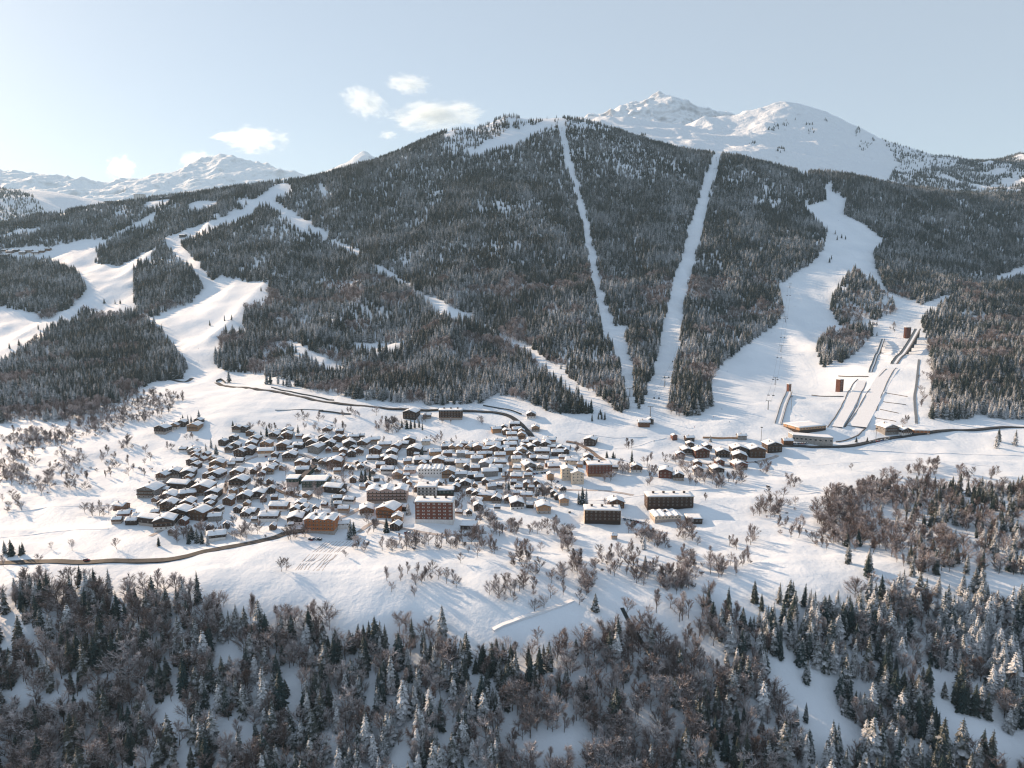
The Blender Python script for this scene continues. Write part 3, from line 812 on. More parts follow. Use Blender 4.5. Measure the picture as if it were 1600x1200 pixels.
def chalet_proto(A, L, He, pitch, seed, balcony=True, base='stone', wall='brown'):
    """ridge along y, gable end facing -y, A wide, L long, eaves at He"""
    r = random.Random(seed)
    root = empty('chalet'); KIDS[root] = []
    tp = math.tan(R(pitch)); rise = A/2*tp
    hb = 2.7
    b = MB(); b.box(-A/2, A/2, -L/2, L/2, -3.0, hb); kid(b, 'base_storey', M[base], root)
    w = MB(); a, l = A/2 + .12, L/2 + .12
    prof = [(-a, hb), (a, hb), (a, He), (0, He + rise), (-a, He)]
    w.add([(x, -l, z) for x, z in prof] + [(x, l, z) for x, z in prof], [(0,1,2,3,4), (9,8,7,6,5)] + [(i, 5+i, 5+(i+1) % 5, (i+1) % 5) for i in range(5)])
    kid(w, 'wall', M[wall], root)
    os_, of = .95, 1.15
    rf = MB(); hw, hl = A/2 + os_, L/2 + of
    zr = lambda x: He + rise + .02 - abs(x)*tp
    t = .28
    rf.add([(-hw,-hl,zr(hw)), (0,-hl,zr(0)), (hw,-hl,zr(hw)), (-hw,-hl,zr(hw)+t), (0,-hl,zr(0)+t), (hw,-hl,zr(hw)+t),
            (-hw,hl,zr(hw)), (0,hl,zr(0)), (hw,hl,zr(hw)), (-hw,hl,zr(hw)+t), (0,hl,zr(0)+t), (hw,hl,zr(hw)+t)],
           [(0,1,4,3), (1,2,5,4), (6,9,10,7), (7,10,11,8), (3,4,10,9), (4,5,11,10), (0,6,7,1), (1,7,8,2), (0,3,9,6), (2,8,11,5)])
    ro = kid(rf, 'roof', M['soffit'], root)
    sc = snow_sheet(-hw+.14, hw-.14, -hl+.2, hl-.2, lambda x, y: zr(x) + t, .42, seed, 11, 9)
    kid(sc, 'snow_cover', M['cap'], ro, True)
    ch = MB(); cx, cy = A*r.uniform(.12, .25)*r.choice((-1, 1)), L*r.uniform(-.1, .25)
    zc = zr(cx); ch.box(cx-.45, cx+.45, cy-.45, cy+.45, zc-.5, zc+2.1); ch.box(cx-.6, cx+.6, cy-.6, cy+.6, zc+2.1, zc+2.28)
    co = kid(ch, 'chimney', M['stone'], ro)
    cs = snow_sheet(cx-.6, cx+.6, cy-.6, cy+.6, lambda x, y: zc+2.28, .35, seed+1, 4, 4, .5); 
    kid(cs, 'chimney_snow', M['cap'], root, True)
    if balcony:
        bl = MB(); zb = hb + .1
        bl.box(-A/2+.3, A/2-.3, -L/2-1.35, -L/2-.13, zb, zb+.16)
        bl.box(-A/2+.3, A/2-.3, -L/2-1.35, -L/2-1.25, zb+.18, zb+1.05)
        kid(bl, 'balcony', M['soffit'], root)
        if He > 6.6:
            bl = MB(); zb = hb + 2.85
            bl.box(-A/2+1.2, A/2-1.2, -L/2-1.25, -L/2-.13, zb, zb+.16); bl.box(-A/2+1.2, A/2-1.2, -L/2-1.25, -L/2-1.15, zb+.18, zb+1.0)
            kid(bl, 'balcony', M['soffit'], root)
    yf = -L/2 - .02
    n = 4 if A > 12 else 3
    for i in range(n):
        x = -A/2 + A*(i+.5)/n
        put_window(root, x, yf, 1.35, 0); put_window(root, x, yf - .12, hb + 1.6, 0)
    if rise > 2.0: put_window(root, 0, yf - .12, He + rise*.28, 0)
    for s in (-1, 1):
        for i in range(3):
            put_window(root, s*(A/2 + .14), -L/2 + L*(i+.5)/3, hb + 1.5, s*math.pi/2)
    return root

P_G = [chalet_proto(13, 14, 5.9, 21, 1), chalet_proto(15.5, 16, 7.4, 19, 2, base='white'), chalet_proto(11, 12, 5.4, 24, 3, base='stone'), chalet_proto(14, 13, 6.8, 22, 4), chalet_proto(12, 15, 6.2, 18, 5, False, 'white')]
P_S = [chalet_proto(10.5, 17, 6.0, 22, 11, False), chalet_proto(12, 22, 7.6, 20, 12, False, 'white'), chalet_proto(9.5, 14, 5.2, 24, 13, False)]
PW = {P_G[0]: 13, P_G[1]: 15.5, P_G[2]: 11, P_G[3]: 14, P_G[4]: 12, P_S[0]: 17, P_S[1]: 22, P_S[2]: 14}
COLOUR = {'d': ('dark', 'dark brown timber'), 'b': ('brown', 'brown timber'), 'r': ('red', 'red brown timber'), 't': ('tan', 'tan timber'), 'g': ('grey', 'grey walled'), 'c': ('cream', 'cream walled'), 'o': ('orange', 'orange timber'), 'w': ('white', 'white walled'), 'p': ('pink', 'pale pink walled')}
used_proto = set()
def scale_at(px, py):
    p = gp(px, py)
    return p, math.sqrt(p.x**2 + p.y**2 + (p.z-CAMZ)**2) / FPX / math.sqrt(1 + 0)

# the village read off the photograph: foot of the front wall, width in pixels, roof seen (g gable end, s long side), wall colour
V = """251 679 20 g d|271 672 13 g t|281 668 14 g d|301 674 18 g t|309 664 12 g d|299 711 16 g g|285 707 12 s d|337 734 22 g t|357 708 12 g d|252 752 17 g b|269 747 18 g d|291 748 20 g d|335 750 22 g d|280 768 36 s d|247 763 14 s d|229 779 30 g g|256 772 17 s b|314 774 30 g b|314 762 19 s d|260 786 24 g b
290 780 24 s b|330 780 20 g d|326 790 17 g d|260 799 22 g d|290 795 20 g b|325 796 10 g b|355 790 15 g b|186 798 20 s b|191 810 18 s r|181 819 14 s b|204 821 17 s d|214 814 15 s d|235 822 38 s d|254 828 30 g d|279 813 28 g d|309 813 28 g b|267 838 9 g b|335 846 28 s d|334 815 20 s g
369 676 14 g d|381 676 12 g d|434 680 15 s r|389 682 11 g b|447 681 16 g d|427 687 15 g d|446 688 17 g b|467 686 10 s r|510 679 14 g b|530 679 13 s b|396 694 16 g b|390 701 17 g b|414 701 17 g t|365 705 16 g d|441 704 20 g b|466 702 17 s d|480 695 18 g d|504 690 14 g b|506 695 17 g d|527 691 14 g b|538 690 11 g t
552 689 18 s d|486 700 17 g d|492 709 20 g g|514 701 17 g d|544 702 21 g d|374 715 18 g d|386 712 18 g d|414 714 25 s t|451 721 22 g d|504 731 14 g t|522 733 25 g b|470 733 20 g b|471 741 22 s d|369 727 20 s d|416 742 18 g t|425 735 12 g b|367 747 19 g b|371 765 27 g d|522 771 32 s d|401 780 22 g d|380 786 22 g d
526 785 16 s d|545 788 18 s d|435 800 30 s b|390 807 22 s d|382 811 15 g d|419 816 30 s d|460 805 16 g d|473 802 14 g d|459 821 24 g d|467 796 17 g b|536 802 18 s t|527 794 14 s d|504 811 22 s b|535 827 22 s w|642 655 24 g d|667 655 14 s d
564 686 11 s d|582 695 22 s t|567 701 18 g b|600 702 22 s t|630 700 19 s d|639 697 20 g b|665 696 15 s c|647 712 24 g d|696 704 15 s d|707 706 13 g t|717 706 12 g t|727 699 16 s b|740 700 16 s d|747 707 18 g b|679 712 20 s t|699 714 16 s b|722 715 20 s g|585 712 18 g b|582 722 20 s d|598 722 14 g b|611 715 18 g d|609 727 22 g d
636 726 14 s t|658 726 26 s d|685 727 21 g b|703 727 18 s d|722 731 24 s c|745 723 20 s g|756 733 16 g g|605 741 22 s d|620 749 16 g t|640 741 20 s p|700 748 22 g t|720 748 20 s g|738 749 18 s d|742 737 16 s b|727 764 18 g d|712 769 14 g b|588 753 9 s d|571 807 24 g b|606 809 34 g o|629 799 13 s d
620 818 18 g t|618 830 17 g d|746 781 18 g d|746 789 20 s b|747 799 16 g d|775 677 16 s t|804 669 17 s d|788 673 10 g d|807 677 16 s b|790 680 10 g b|815 680 10 g t|837 675 14 g t|830 655 16 g d|799 685 18 s b|815 687 14 g t|801 694 18 s b|790 696 11 g d|779 695 14 s b|831 694 16 s t|821 696 12 s b|859 695 22 s o|924 697 20 g d
770 704 26 s t|797 703 22 s b|817 704 12 g t|775 711 20 g b|796 711 19 s t|830 706 14 g d|840 701 16 g b|853 703 18 g d|847 713 26 s b|815 713 17 g t|871 713 20 s d|877 707 14 g d|809 717 14 g b|752 716 16 s t|834 721 16 s d|849 723 20 s b|807 723 18 s c|781 718 19 s t|759 734 21 g g|782 729 21 s b|775 738 22 s d|808 737 14 s t|826 736 21 g g|844 736 13 g c
866 736 22 s b|895 727 24 s c|920 721 16 g d|765 745 28 s g|807 752 20 s o|825 749 14 s t|767 767 16 s g|762 783 28 s t|810 768 14 s b|809 777 16 s b|823 781 20 s t|776 787 16 g d|881 790 16 g t|777 798 11 s d|794 787 14 g b|807 796 23 g d|849 803 24 g t|964 796 26 g b|1007 668 20 s b|1017 663 10 g d|960 843 9 s t|995 740 20 g b|1042 747 22 g r|1061 752 18 g d
1064 717 14 g r|1074 711 17 g d|1079 701 13 g d|1078 691 15 s d|1092 742 16 g b|961 736 12 s b|1054 688 8 g r|1097 716 25 g r|1106 705 13 g d|1131 715 21 g d|1156 713 25 g d|1158 722 23 g b|1157 734 22 g r|1183 715 27 g b|1209 707 25 g d|1126 729 14 g r|1122 743 20 g d|1091 730 13 g b|1160 688 15 s g|1232 695 16 s b|1392 680 24 g g|1416 681 16 g d
5 394 7 s d|14 397 8 s b|24 394 7 s d|34 398 8 s d|44 395 8 s b|54 398 8 s r|64 395 7 s b|74 392 7 s b|6 402 9 s d|285 371 9 s d|243 304 6 s d|252 302 7 s d|262 303 6 s b|272 301 7 s d|283 300 6 s d|295 299 6 s d|760 708 15 s b|734 716 15 s t|790 706 14 s b|862 704 14 s b|762 699 14 g b|822 727 15 s b|770 724 14 s b|858 730 14 s b|880 720 14 s b|748 752 16 s d|735 777 14 g b|652 702 13 s b|618 705 14 g b|594 732 15 s b|560 712 15 g b|548 715 14 g d|535 712 13 g b"""
houses = [tuple(q.split()) for line in V.split('\n') for q in line.split('|')]
LAND += [(*gp(a, b).xy, ph) for a, b, ph in (
 (680, 818, 'the red apartment block'), (940, 818, 'the nearer brown flat roofed block'), (1047, 795, 'the long brown flat roofed block'), (668, 778, 'the small white block'), (604, 784, 'the pink three gabled residence'),
 (490, 765, 'the dark modern slab halls'), (500, 832, 'the orange timber hotel'), (894, 752, 'the cream twin houses'), (937, 743, 'the brown flat roofed lodge'), (704, 655, 'the hotel on the upper road'), (1008, 665, 'the lift station'),
 (1270, 690, 'the curved hall below the jump'), (825, 676, 'the bend of the dark upper road'), (780, 715, 'the crowded old village core'), (1140, 715, 'the hamlet beside the snow field'), (200, 812, 'the village end by the meadow'),
 (280, 674, 'the chalets under the bare wood'), (370, 845, 'the lower road embankment'), (450, 695, 'the terraces of stacked chalets'), (330, 770, 'the loosely scattered meadow chalets'), (620, 705, 'the houses above the white hotel'), (850, 800, 'the gardens below the cream houses'),
 (100, 730, 'the bare hedges on the sunny meadow'), (120, 850, 'the smooth lower meadow'), (600, 890, 'the ski tracked field'), (900, 880, 'the bushy gully'), (1080, 870, 'the thicket under the brown blocks'), (1215, 790, 'the clump in the wide meadow'), (1330, 810, 'the brown thicket by the pines'), (1460, 735, 'the hedge under the jump road'), (1430, 590, 'the ski jump stairs'), (620, 668, 'the frosted copse behind the village'))]
FARLAND = [(*gp(a, b).xy, ph) for a, b, ph in ((35, 396, 'the hamlet on the far left slope'), (270, 303, 'the resort on the far shoulder'), (285, 371, 'the edge of the far left piste'))]
def add_house(px, py, w, ty, cl, i):
    p, s = scale_at(px, py)
    if math.isnan(p.y): return
    wm = w * s * (.86 if w > 10 else .95)
    pool = P_G if ty == 'g' else P_S
    pr = min(pool, key=lambda q: abs(PW[q] - wm) + random.uniform(0, 5))
    if pr in used_proto: c = copy_tree(pr)
    else: c = pr; used_proto.add(pr)
    k = wm / PW[pr]
    kz = .45 + .55 * k if k < 1.25 else k * .9
    dep = k * random.uniform(.85, 1.08)
    if ty == 'g': c.scale = (k, dep, kz); half = dep * 14 / 2
    else: c.scale = (min(k, 1.15) * random.uniform(.9, 1.1) if k < 1.4 else k*.8, k, kz); half = c.scale[0] * 10 / 2
    rz = random.gauss(0, R(7)) + (0 if ty == 'g' else math.pi/2 + R(random.choice((-6, 0, 0, 8))))
    q = Vector((p.x, p.y + half, 0))
    q.z = float(min(H(q.x, q.y), p.z + 1.2))
    c.location = q; c.rotation_euler = (0, 0, rz)
    mat, words = COLOUR[cl]
    for ch in (c.children if c is pr else c.children):
        nm = ch.name.split('.')[0]
        if nm == 'wall':
            ch.material_slots[0].link = 'OBJECT'; ch.material_slots[0].material = M[mat]
        elif nm == 'base_storey':
            b = random.choice(('stone', 'white', mat, mat)) if cl not in 'cwgp' else mat
            ch.material_slots[0].link = 'OBJECT'; ch.material_slots[0].material = M[b]
    HOUSE_FOOT.append((q.x, q.y, max(wm, 9)))
    size = 'big ' if wm > 17.5 else ('small ' if wm < 10 else '')
    far = p.y > 1000
    mark = min(FARLAND, key=lambda l: (l[0]-q.x)**2 + (l[1]-q.y)**2)[2] if far else near_mark(q.x, q.y)
    form = 'gable end out' if ty == 'g' else 'eaves side out'
    if far: lab = f'{size}{words} chalet at {mark}'
    else: lab = f'{size}{words} chalet, {form}, near {mark}'
    tag(c, lab, 'house', 'chalets at ' + mark if far else 'snow covered chalets of the village')
for i, (a, b, w, ty, cl) in enumerate(houses): add_house(float(a), float(b), float(w), ty, cl, i)
for pr in P_G + P_S: assert pr in used_proto

def block(name, label, px, py, wpx, D, floors, cols, wall, base, rz=0.0, winm=None, base_h=2.6, chim=3, roof='flat', balc=None, side=None, fh=2.9, cat='apartment block', w_m=None, parapet=None):
    p, s = scale_at(px, py)
    W = w_m or wpx * s
    root = empty(name, (p.x, p.y + D/2, p.z + .3), rz)
    tag(root, label, cat)
    HOUSE_FOOT.append((p.x, p.y + D/2, max(W, D)))
    hb = base_h; Ht = hb + floors * fh
    b = MB(); b.box(-W/2, W/2, -D/2, D/2, -4, hb); kid(b, 'base_storey', M[base], root)
    w = MB(); w.box(-W/2-.1, W/2+.1, -D/2-.1, D/2+.1, hb, Ht); kid(w, 'wall', M[wall], root)
    if side:
        for sx in (-1, 1):
            e = MB(); x = sx*(W/2 + .25); e.box(min(x, x-sx*.14), max(x, x-sx*.14), -D/2-.35, D/2+.1, -4, Ht); kid(e, 'end_wall', M[side], root)
    if roof == 'flat':
        r_ = MB(); r_.box(-W/2-.7, W/2+.7, -D/2-.7, D/2+.7, Ht+.002, Ht+.4); ro = kid(r_, 'roof', M[parapet or 'frame'], root)
        kid(snow_sheet(-W/2-.6, W/2+.6, -D/2-.6, D/2+.6, lambda x, y: Ht+.4, .55, int(px), 14, 7, .5), 'snow_cover', M['cap'], ro, True)
        zt = lambda x, y: Ht + .4
    else:   # gables along the front, ridges running back
        ng = roof; gw = W / ng; tp = .38
        def zt(x, y):
            u = ((x + W/2) / gw) % 1.0 if -W/2 < x < W/2 else 0.0
            return Ht + (0.5 - abs(u - .5)) * gw * tp
        gb = MB()
        for k in range(ng):
            x0 = -W/2 + k*gw; zr = Ht + .5*gw*tp
            gb.add([(x0, -D/2-.08, Ht), (x0+gw, -D/2-.08, Ht), (x0+gw/2, -D/2-.08, zr), (x0, D/2, Ht), (x0+gw, D/2, Ht), (x0+gw/2, D/2, zr)], [(0,1,2), (5,4,3), (0,2,5,3), (2,1,4,5)])
        ro = kid(gb, 'roof', M[wall], root)
        kid(snow_sheet(-W/2-1, W/2+1, -D/2-1.3, D/2+1, lambda x, y: zt(x, y) + .03, .6, int(px), 8*ng+1, 7, .4), 'snow_cover', M['cap'], ro, False)
    for k in range(chim):
        cx = -W/2 + W*(k+.7)/(chim+.4)
        c = MB(); z0 = zt(cx, 1); c.box(cx-.9, cx+.9, .6, 2.2, z0+.01, z0+1.9); c.box(cx-1.05, cx+1.05, .45, 2.35, z0+1.9, z0+2.1)
        kid(c, 'chimney', M['roof'], root)
    for f in range(floors):
        z = hb + f*fh + 1.5
        for c in range(cols):
            x = -W/2 + W*(c+.5)/cols
            put_window(root, x, -D/2 - .13, z, 0, winm)
        for sx in (-1, 1):
            for c in range(2): put_window(root, sx*(W/2 + (.28 if side else .13)), -D/2 + D*(c+.5)/2, z, sx*math.pi/2, winm)
        if balc:
            bl = MB(); bl.box(-W/2+.4, W/2-.4, -D/2-1.3, -D/2-.12, z-1.45, z-1.3); bl.box(-W/2+.4, W/2-.4, -D/2-1.3, -D/2-1.2, z-1.28, z-.55)
            kid(bl, 'balcony', M[balc], root)
    return root
block('apartment_block', 'tall red brown apartment block with rows of pale windows and white base', 679, 818, 57, 14, 5, 7, 'red', 'white', R(-2), WINP, 3.2, 3, side='white')
block('apartment_block', 'brown flat roofed block with pale end wall beside tall conifers', 942, 819, 54, 13, 3, 8, 'blockbrown', 'dark', R(-3), WIN, 2.8, 3, side='cream', balc='blockbrown')
block('apartment_block', 'long brown flat roofed block with four roof vents by the snow lane', 1047, 797, 69, 13, 3, 10, 'blockbrown', 'dark', R(1), WIN, 2.8, 4, balc='blockbrown')
block('apartment_block', 'small white flat roofed block with grey windows above the red block', 667, 780, 29, 13, 3, 5, 'white', 'white', 0, WINB, 2.2, 1, balc='grey')
block('residence', 'pinkish residence with three snowy gables beside the small white block', 604, 786, 60, 15, 3, 10, 'pink', 'stone', R(2), WIN, 2.4, 2, roof=3, balc='soffit', cat='residence')
block('hotel', 'orange timber hotel with gabled snowy roof by the lower road', 500, 834, 44, 14, 3, 8, 'orange', 'stone', R(-3), WIN, 2.6, 2, roof=3, balc='orange', cat='hotel')
block('hotel', 'dark timber hotel with wide snowy roof on the upper road', 704, 656, 36, 13, 3, 8, 'dark', 'stone', 0, WIN, 2.4, 3, balc='brown', cat='hotel', parapet='dark')
block('lodge', 'brown flat roofed lodge with pale base beside the cream houses', 937, 745, 37, 14, 3, 7, 'red', 'tan', R(2), WIN, 2.8, 1, cat='lodge')
block('white_hotel', 'long white hotel with zigzag dormer roof in the village middle', 672, 746, 36, 14, 2, 8, 'white', 'white', 0, WIN, 2.4, 1, roof=5, cat='hotel')
block('hall', 'large dark modern slab hall with glazed lower floor and thick snow roof', 490, 766, 35, 18, 2, 6, 'darkgreen', 'concrete', R(3), WINB, 2.4, 0, cat='hall', parapet='darkgreen')
block('hall', 'small dark modern slab hall standing on a pale wall', 456, 761, 16, 14, 1, 3, 'darkgreen', 'pink', R(3), WIN, 4.4, 0, cat='hall', parapet='darkgreen')
block('annex', 'low dark flat annex joined beside the small white block', 696, 776, 24, 12, 1, 4, 'darkgreen', 'dark', R(4), WIN, 2.4, 0, cat='annex', parapet='dark')
block('garage', 'low snow roofed garage right of the red apartment block', 732, 829, 23, 11, 1, 3, 'dark', 'concrete', R(-4), WIN, .6, 0, cat='garage', parapet='dark')
for a, b, w, ph in ((886, 751, 17, 'shaded'), (902, 757, 19, 'sunnier')):
    block('house', f'{ph} one of the cream plastered twin houses with low snowy gable', a, b, w, 12, 3, 3, 'cream', 'cream', R(3), WIN, 2.4, 1, roof=1, cat='house')
block('restaurant', 'low cream restaurant with zigzag gabled snow roof between the brown blocks', 1042, 816, 40, 14, 1, 8, 'cream', 'stone', R(6), WIN, 2.2, 1, roof=4, cat='restaurant')
block('annex', 'low dark flat annex with snow roof below the long brown block', 1086, 819, 22, 11, 1, 4, 'dark', 'dark', R(-3), WIN, 1.2, 0, cat='annex', parapet='dark')
block('sports_hall', 'broad flat roofed sports hall with dark glazed front under the ski jump', 1264, 676, 48, 26, 1, 9, 'tan', 'dark', R(20), WINB, 3.6, 0, cat='hall')
block('lift_hall', 'low orange brown hall with flat snow roof beside the forest edge', 1441, 679, 20, 12, 1, 4, 'orange', 'stone', R(-6), WIN, 1.6, 0, cat='hall')
block('tower_block', 'white resort tower with dark central panel on the far shoulder', 217, 314, 13, 18, 8, 4, 'white', 'white', 0, WINB, 3, 1, cat='tower', parapet='grey')
block('resort_block', 'long dark resort building left of the white tower on the far shoulder', 178, 314, 24, 16, 3, 8, 'dark', 'dark', R(8), WIN, 3, 0, cat='resort building')
block('resort_block', 'low brown resort lodge right of the white tower on the far shoulder', 232, 312, 16, 14, 2, 5, 'brown', 'dark', R(-4), WIN, 3, 0, cat='resort building')
# sloping covered walkway between the two dark halls
a, b = gp(466, 757), gp(492, 733)
w = MB(); d = (b - a); L_ = d.length; rt = empty('covered_walkway', a, math.atan2(d.y, d.x)); tag(rt, 'dark sloping covered walkway rising behind the modern slab halls', 'walkway'); KIDS[rt] = []
dz = b.z - a.z
w.add([(0,-2.2,-2),(L_,-2.2,dz-2),(L_,2.2,dz-2),(0,2.2,-2),(0,-2.2,4.4),(L_,-2.2,dz+4.4),(L_,2.2,dz+4.4),(0,2.2,4.4)], [(0,3,2,1),(0,1,5,4),(1,2,6,5),(2,3,7,6),(3,0,4,7)])
kid(w, 'wall', M['darkgreen'], rt)
w = MB(); w.add([(0,-2.7,4.42),(L_,-2.7,dz+4.42),(L_,2.7,dz+4.42),(0,2.7,4.42),(0,-2.7,4.7),(L_,-2.7,dz+4.7),(L_,2.7,dz+4.7),(0,2.7,4.7)], [(0,3,2,1),(4,5,6,7),(0,1,5,4),(1,2,6,5),(2,3,7,6),(3,0,4,7)])
kid(w, 'roof', M['roof'], rt)
# curved glass hall under the landing slope
P = path_world([(1238,689),(1262,693),(1285,697),(1301,698)], 4)
rt = empty('curved_hall', (P[0][0], P[0][1], float(H(*P[0])))); tag(rt, 'long curved grey glass hall with snow roof below the ski jump', 'hall'); KIDS[rt] = []
O = Vector(rt.location)
HOUSE_FOOT += [(q[0], q[1], 14) for q in P]
def wallstrip(P, z0, z1, off):
    m = MB(); n = len(P); ring = []
    for q in P: ring.append((q[0]-O.x, q[1]-O.y))
    for q in P[::-1]: ring.append((q[0]-O.x, q[1]-O.y + 13))
    ring = [(x*(1+off), y + (off*60 if i >= n else -off*60)) for i, (x, y) in enumerate(ring)]
    k = len(ring)
    m.add([(x, y, z0) for x, y in ring] + [(x, y, z1) for x, y in ring], [(i, (i+1) % k, k+(i+1) % k, k+i) for i in range(k)] + [(k+i, k+i+1, 2*k-2-i, 2*k-1-i) for i in range(n-1)])
    return m
kid(wallstrip(P, -4, 6.5, 0), 'wall', M['concrete'], rt)
kid(wallstrip(P, 6.52, 7.0, .01), 'roof', M['steel'], rt)
kid(wallstrip(P, 7.02, 7.6, .006), 'snow_cover', M['cap'], rt)
for i in range(0, len(P)-1):
    q = (P[i] + P[i+1]) / 2; d = P[i+1] - P[i]
    put_window(rt, q[0]-O.x, q[1]-O.y - .1, 3.4, math.atan2(d[1], d[0]), WINB, 1.5)

# smaller houses and barns crowded into the gaps
VILL = [(192,800),(250,748),(300,702),(380,680),(470,690),(560,692),(660,700),(760,695),(845,692),(900,712),(930,735),(875,800),(800,805),(740,812),(640,800),(560,822),(470,826),(340,835),(250,835),(190,825)]
placed = 0
cand = [(random.uniform(185, 935), random.uniform(682, 832)) for _ in range(4200)]
cx_, cy_, cz_ = ground([c[0] for c in cand], [c[1] for c in cand])
for (a, b), gx_, gy_ in zip(cand, cx_, cy_):
    if placed >= 130 or not inpoly(np.array([a]), np.array([b]), VILL)[0]: continue
    w_ = random.uniform(7.5, 13)
    if any((gx_-f[0])**2 + (gy_+4-f[1])**2 < (.46*f[2] + .36*w_)**2 for f in HOUSE_FOOT): continue
    add_house(a, b, w_, random.choice('gggs'), random.choice('dddbbtr'), 0); placed += 1

# ------------------------------------------------------------------ ski jumps
def board_line(name, label, pix, hgt, th, mat, cat='board', group=None, base=-.6, lift=0.0):
    P = path_world(pix, 6)
    m = MB(); vs, fs = [], []
    for i, q in enumerate(P):
        d = P[min(i+1, len(P)-1)] - P[max(i-1, 0)]; d = d/(np.linalg.norm(d)+1e-9); n = np.array((-d[1], d[0]))*th/2
        z = float(H(*q)) + lift
        vs += [(*(q+n), z+base), (*(q+n), z+hgt), (*(q-n), z+hgt), (*(q-n), z+base)]
    for i in range(len(P)-1):
        b = 4*i; fs += [(b+k, b+(k+1) % 4, b+4+(k+1) % 4, b+4+k) for k in range(4)]
    fs += [(0,3,2,1), tuple(4*(len(P)-1)+k for k in range(4))]
    m.add(vs, fs); o = m.build(name, mat)
    return tag(o, label, cat, group)
JG = 'landing slope borders of the ski jumps'
for pix, ph in (([(1340,593),(1330,605),(1318,628),(1305,652),(1293,668)], 'outer edge of the smaller landing slope'), ([(1353,598),(1345,615),(1338,635),(1330,650),(1319,668)], 'inner edge of the smaller landing slope'),
                ([(1385,577),(1365,600),(1350,622),(1335,648),(1321,667)], 'left edge of the big landing slope'), ([(1400,575),(1385,600),(1375,625),(1369,642)], 'right edge of the big landing slope')):
    board_line('slope_border', 'dark weathered board border along the ' + ph, pix, .9, .75, M['board'], 'border', JG)
board_line('slope_border', 'dark board curving round the ski jump outrun', [(1359,658),(1350,672),(1338,682),(1320,689),(1306,691)], 1.1, .8, M['board'], 'border', JG)
for k, (x0, y0, x1, y1) in enumerate(((1383,614,1418,620),(1380,628,1416,633),(1375,640,1404,646),(1367,653,1400,659))):
    board_line('snow_fence', ('topmost', 'second', 'third', 'lowest')[k] + ' thin snow fence across the steep white bank beside the ski jump', [(x0,y0),((x0+x1)/2,(y0+y1)/2),(x1,y1)], .8, .5, M['board'], 'fence', 'snow fences on the bank')
board_line('snow_fence', 'dark fence line across the slope left of the judges tower', [(1268,618),(1290,620),(1318,620)], 1.2, .8, M['board'], 'fence')
board_line('snow_fence', 'dark fence on the lip above the smaller landing slope', [(1310,588),(1330,589),(1357,589)], 1.4, 1, M['board'], 'fence')
board_line('stairway', 'grey stairway climbing the bank between ski jump and forest', [(1432,662),(1430,640),(1429,620),(1432,600),(1434,580),(1436,562)], .6, 3.2, M['steel'], 'stairs')
for k in range(7):
    board_line('snow_berm', 'low snow berm on the terraced bank beside the large inrun', [(1384-2*k, 540+4*k), (1398-2.5*k, 540.5+4*k), (1411-3*k, 541+4*k)], 1.3, 3.0, M['cap'], 'berm', 'snow berms of the terraced bank')
def ramp(name, label, top, bot, rise, width, curve, mat_deck, mat_side, support=True):
    """inrun: from a raised start down to the take-off on the ground"""
    A, B = gp(*top), gp(*bot)
    rt = empty(name, B); tag(rt, label, 'ski jump'); KIDS[rt] = []
    n = 16; d = (A - B); hor = Vector((d.x, d.y, 0)); side = Vector((-hor.y, hor.x, 0)).normalized() * width/2
    zt = A.z + rise - B.z
    C = []
    for i in range(n+1):
        t = i/n; z = zt * (t ** curve) + .8
        C.append(hor*t + Vector((0,0,max(z, float(H(B.x+hor.x*t, B.y+hor.y*t)) - B.z + .6))))
    def strip(o0, o1, z0, z1):
        m = MB(); vs = []
        for c in C: vs += [c + side*o0 + Vector((0,0,z0)), c + side*o0 + Vector((0,0,z1)), c + side*o1 + Vector((0,0,z1)), c + side*o1 + Vector((0,0,z0))]
        fs = []
        for i in range(n): b = 4*i; fs += [(b+k, b+(k+1) % 4, b+4+(k+1) % 4, b+4+k) for k in range(4)]
        m.add(vs, fs + [(0,3,2,1), tuple(4*n+k for k in range(4))]); return m
    kid(strip(-1, 1, -1.0, 0), 'deck', M[mat_deck], rt)
    kid(strip(-.55, .15, .01, .25), 'snow_track', M['cap'], rt)
    for s in (-1, 1): kid(strip(s*1.0, s*1.09, -1.3, 1.5), 'side_wall', M[mat_side], rt)
    if support:
        for i in range(6, n+1, 2):
            c = C[i]; g0 = float(H(B.x+c.x, B.y+c.y)) - B.z
            if c.z - g0 < 2: continue
            s = MB(); s.box(c.x-width*.42, c.x+width*.42, c.y-.5, c.y+.5, g0-2, c.z-1.02); kid(s, 'support', M['darkmetal'], rt)
    return rt
ramp('ski_jump_inrun', 'large dark ski jump inrun sweeping down to the big landing slope', (1433,528), (1397,569), 17, 9.5, 1.5, 'concrete', 'board')
ramp('ski_jump_inrun', 'narrow second ski jump inrun on the shaded bank', (1380,533), (1360,582), 4, 5, 1.3, 'steel', 'darkmetal')
ramp('ski_jump_inrun', 'small training jump beside the rusty start tower', (1233,616), (1216,663), 3, 7, 1.3, 'pathsnow', 'board', False)
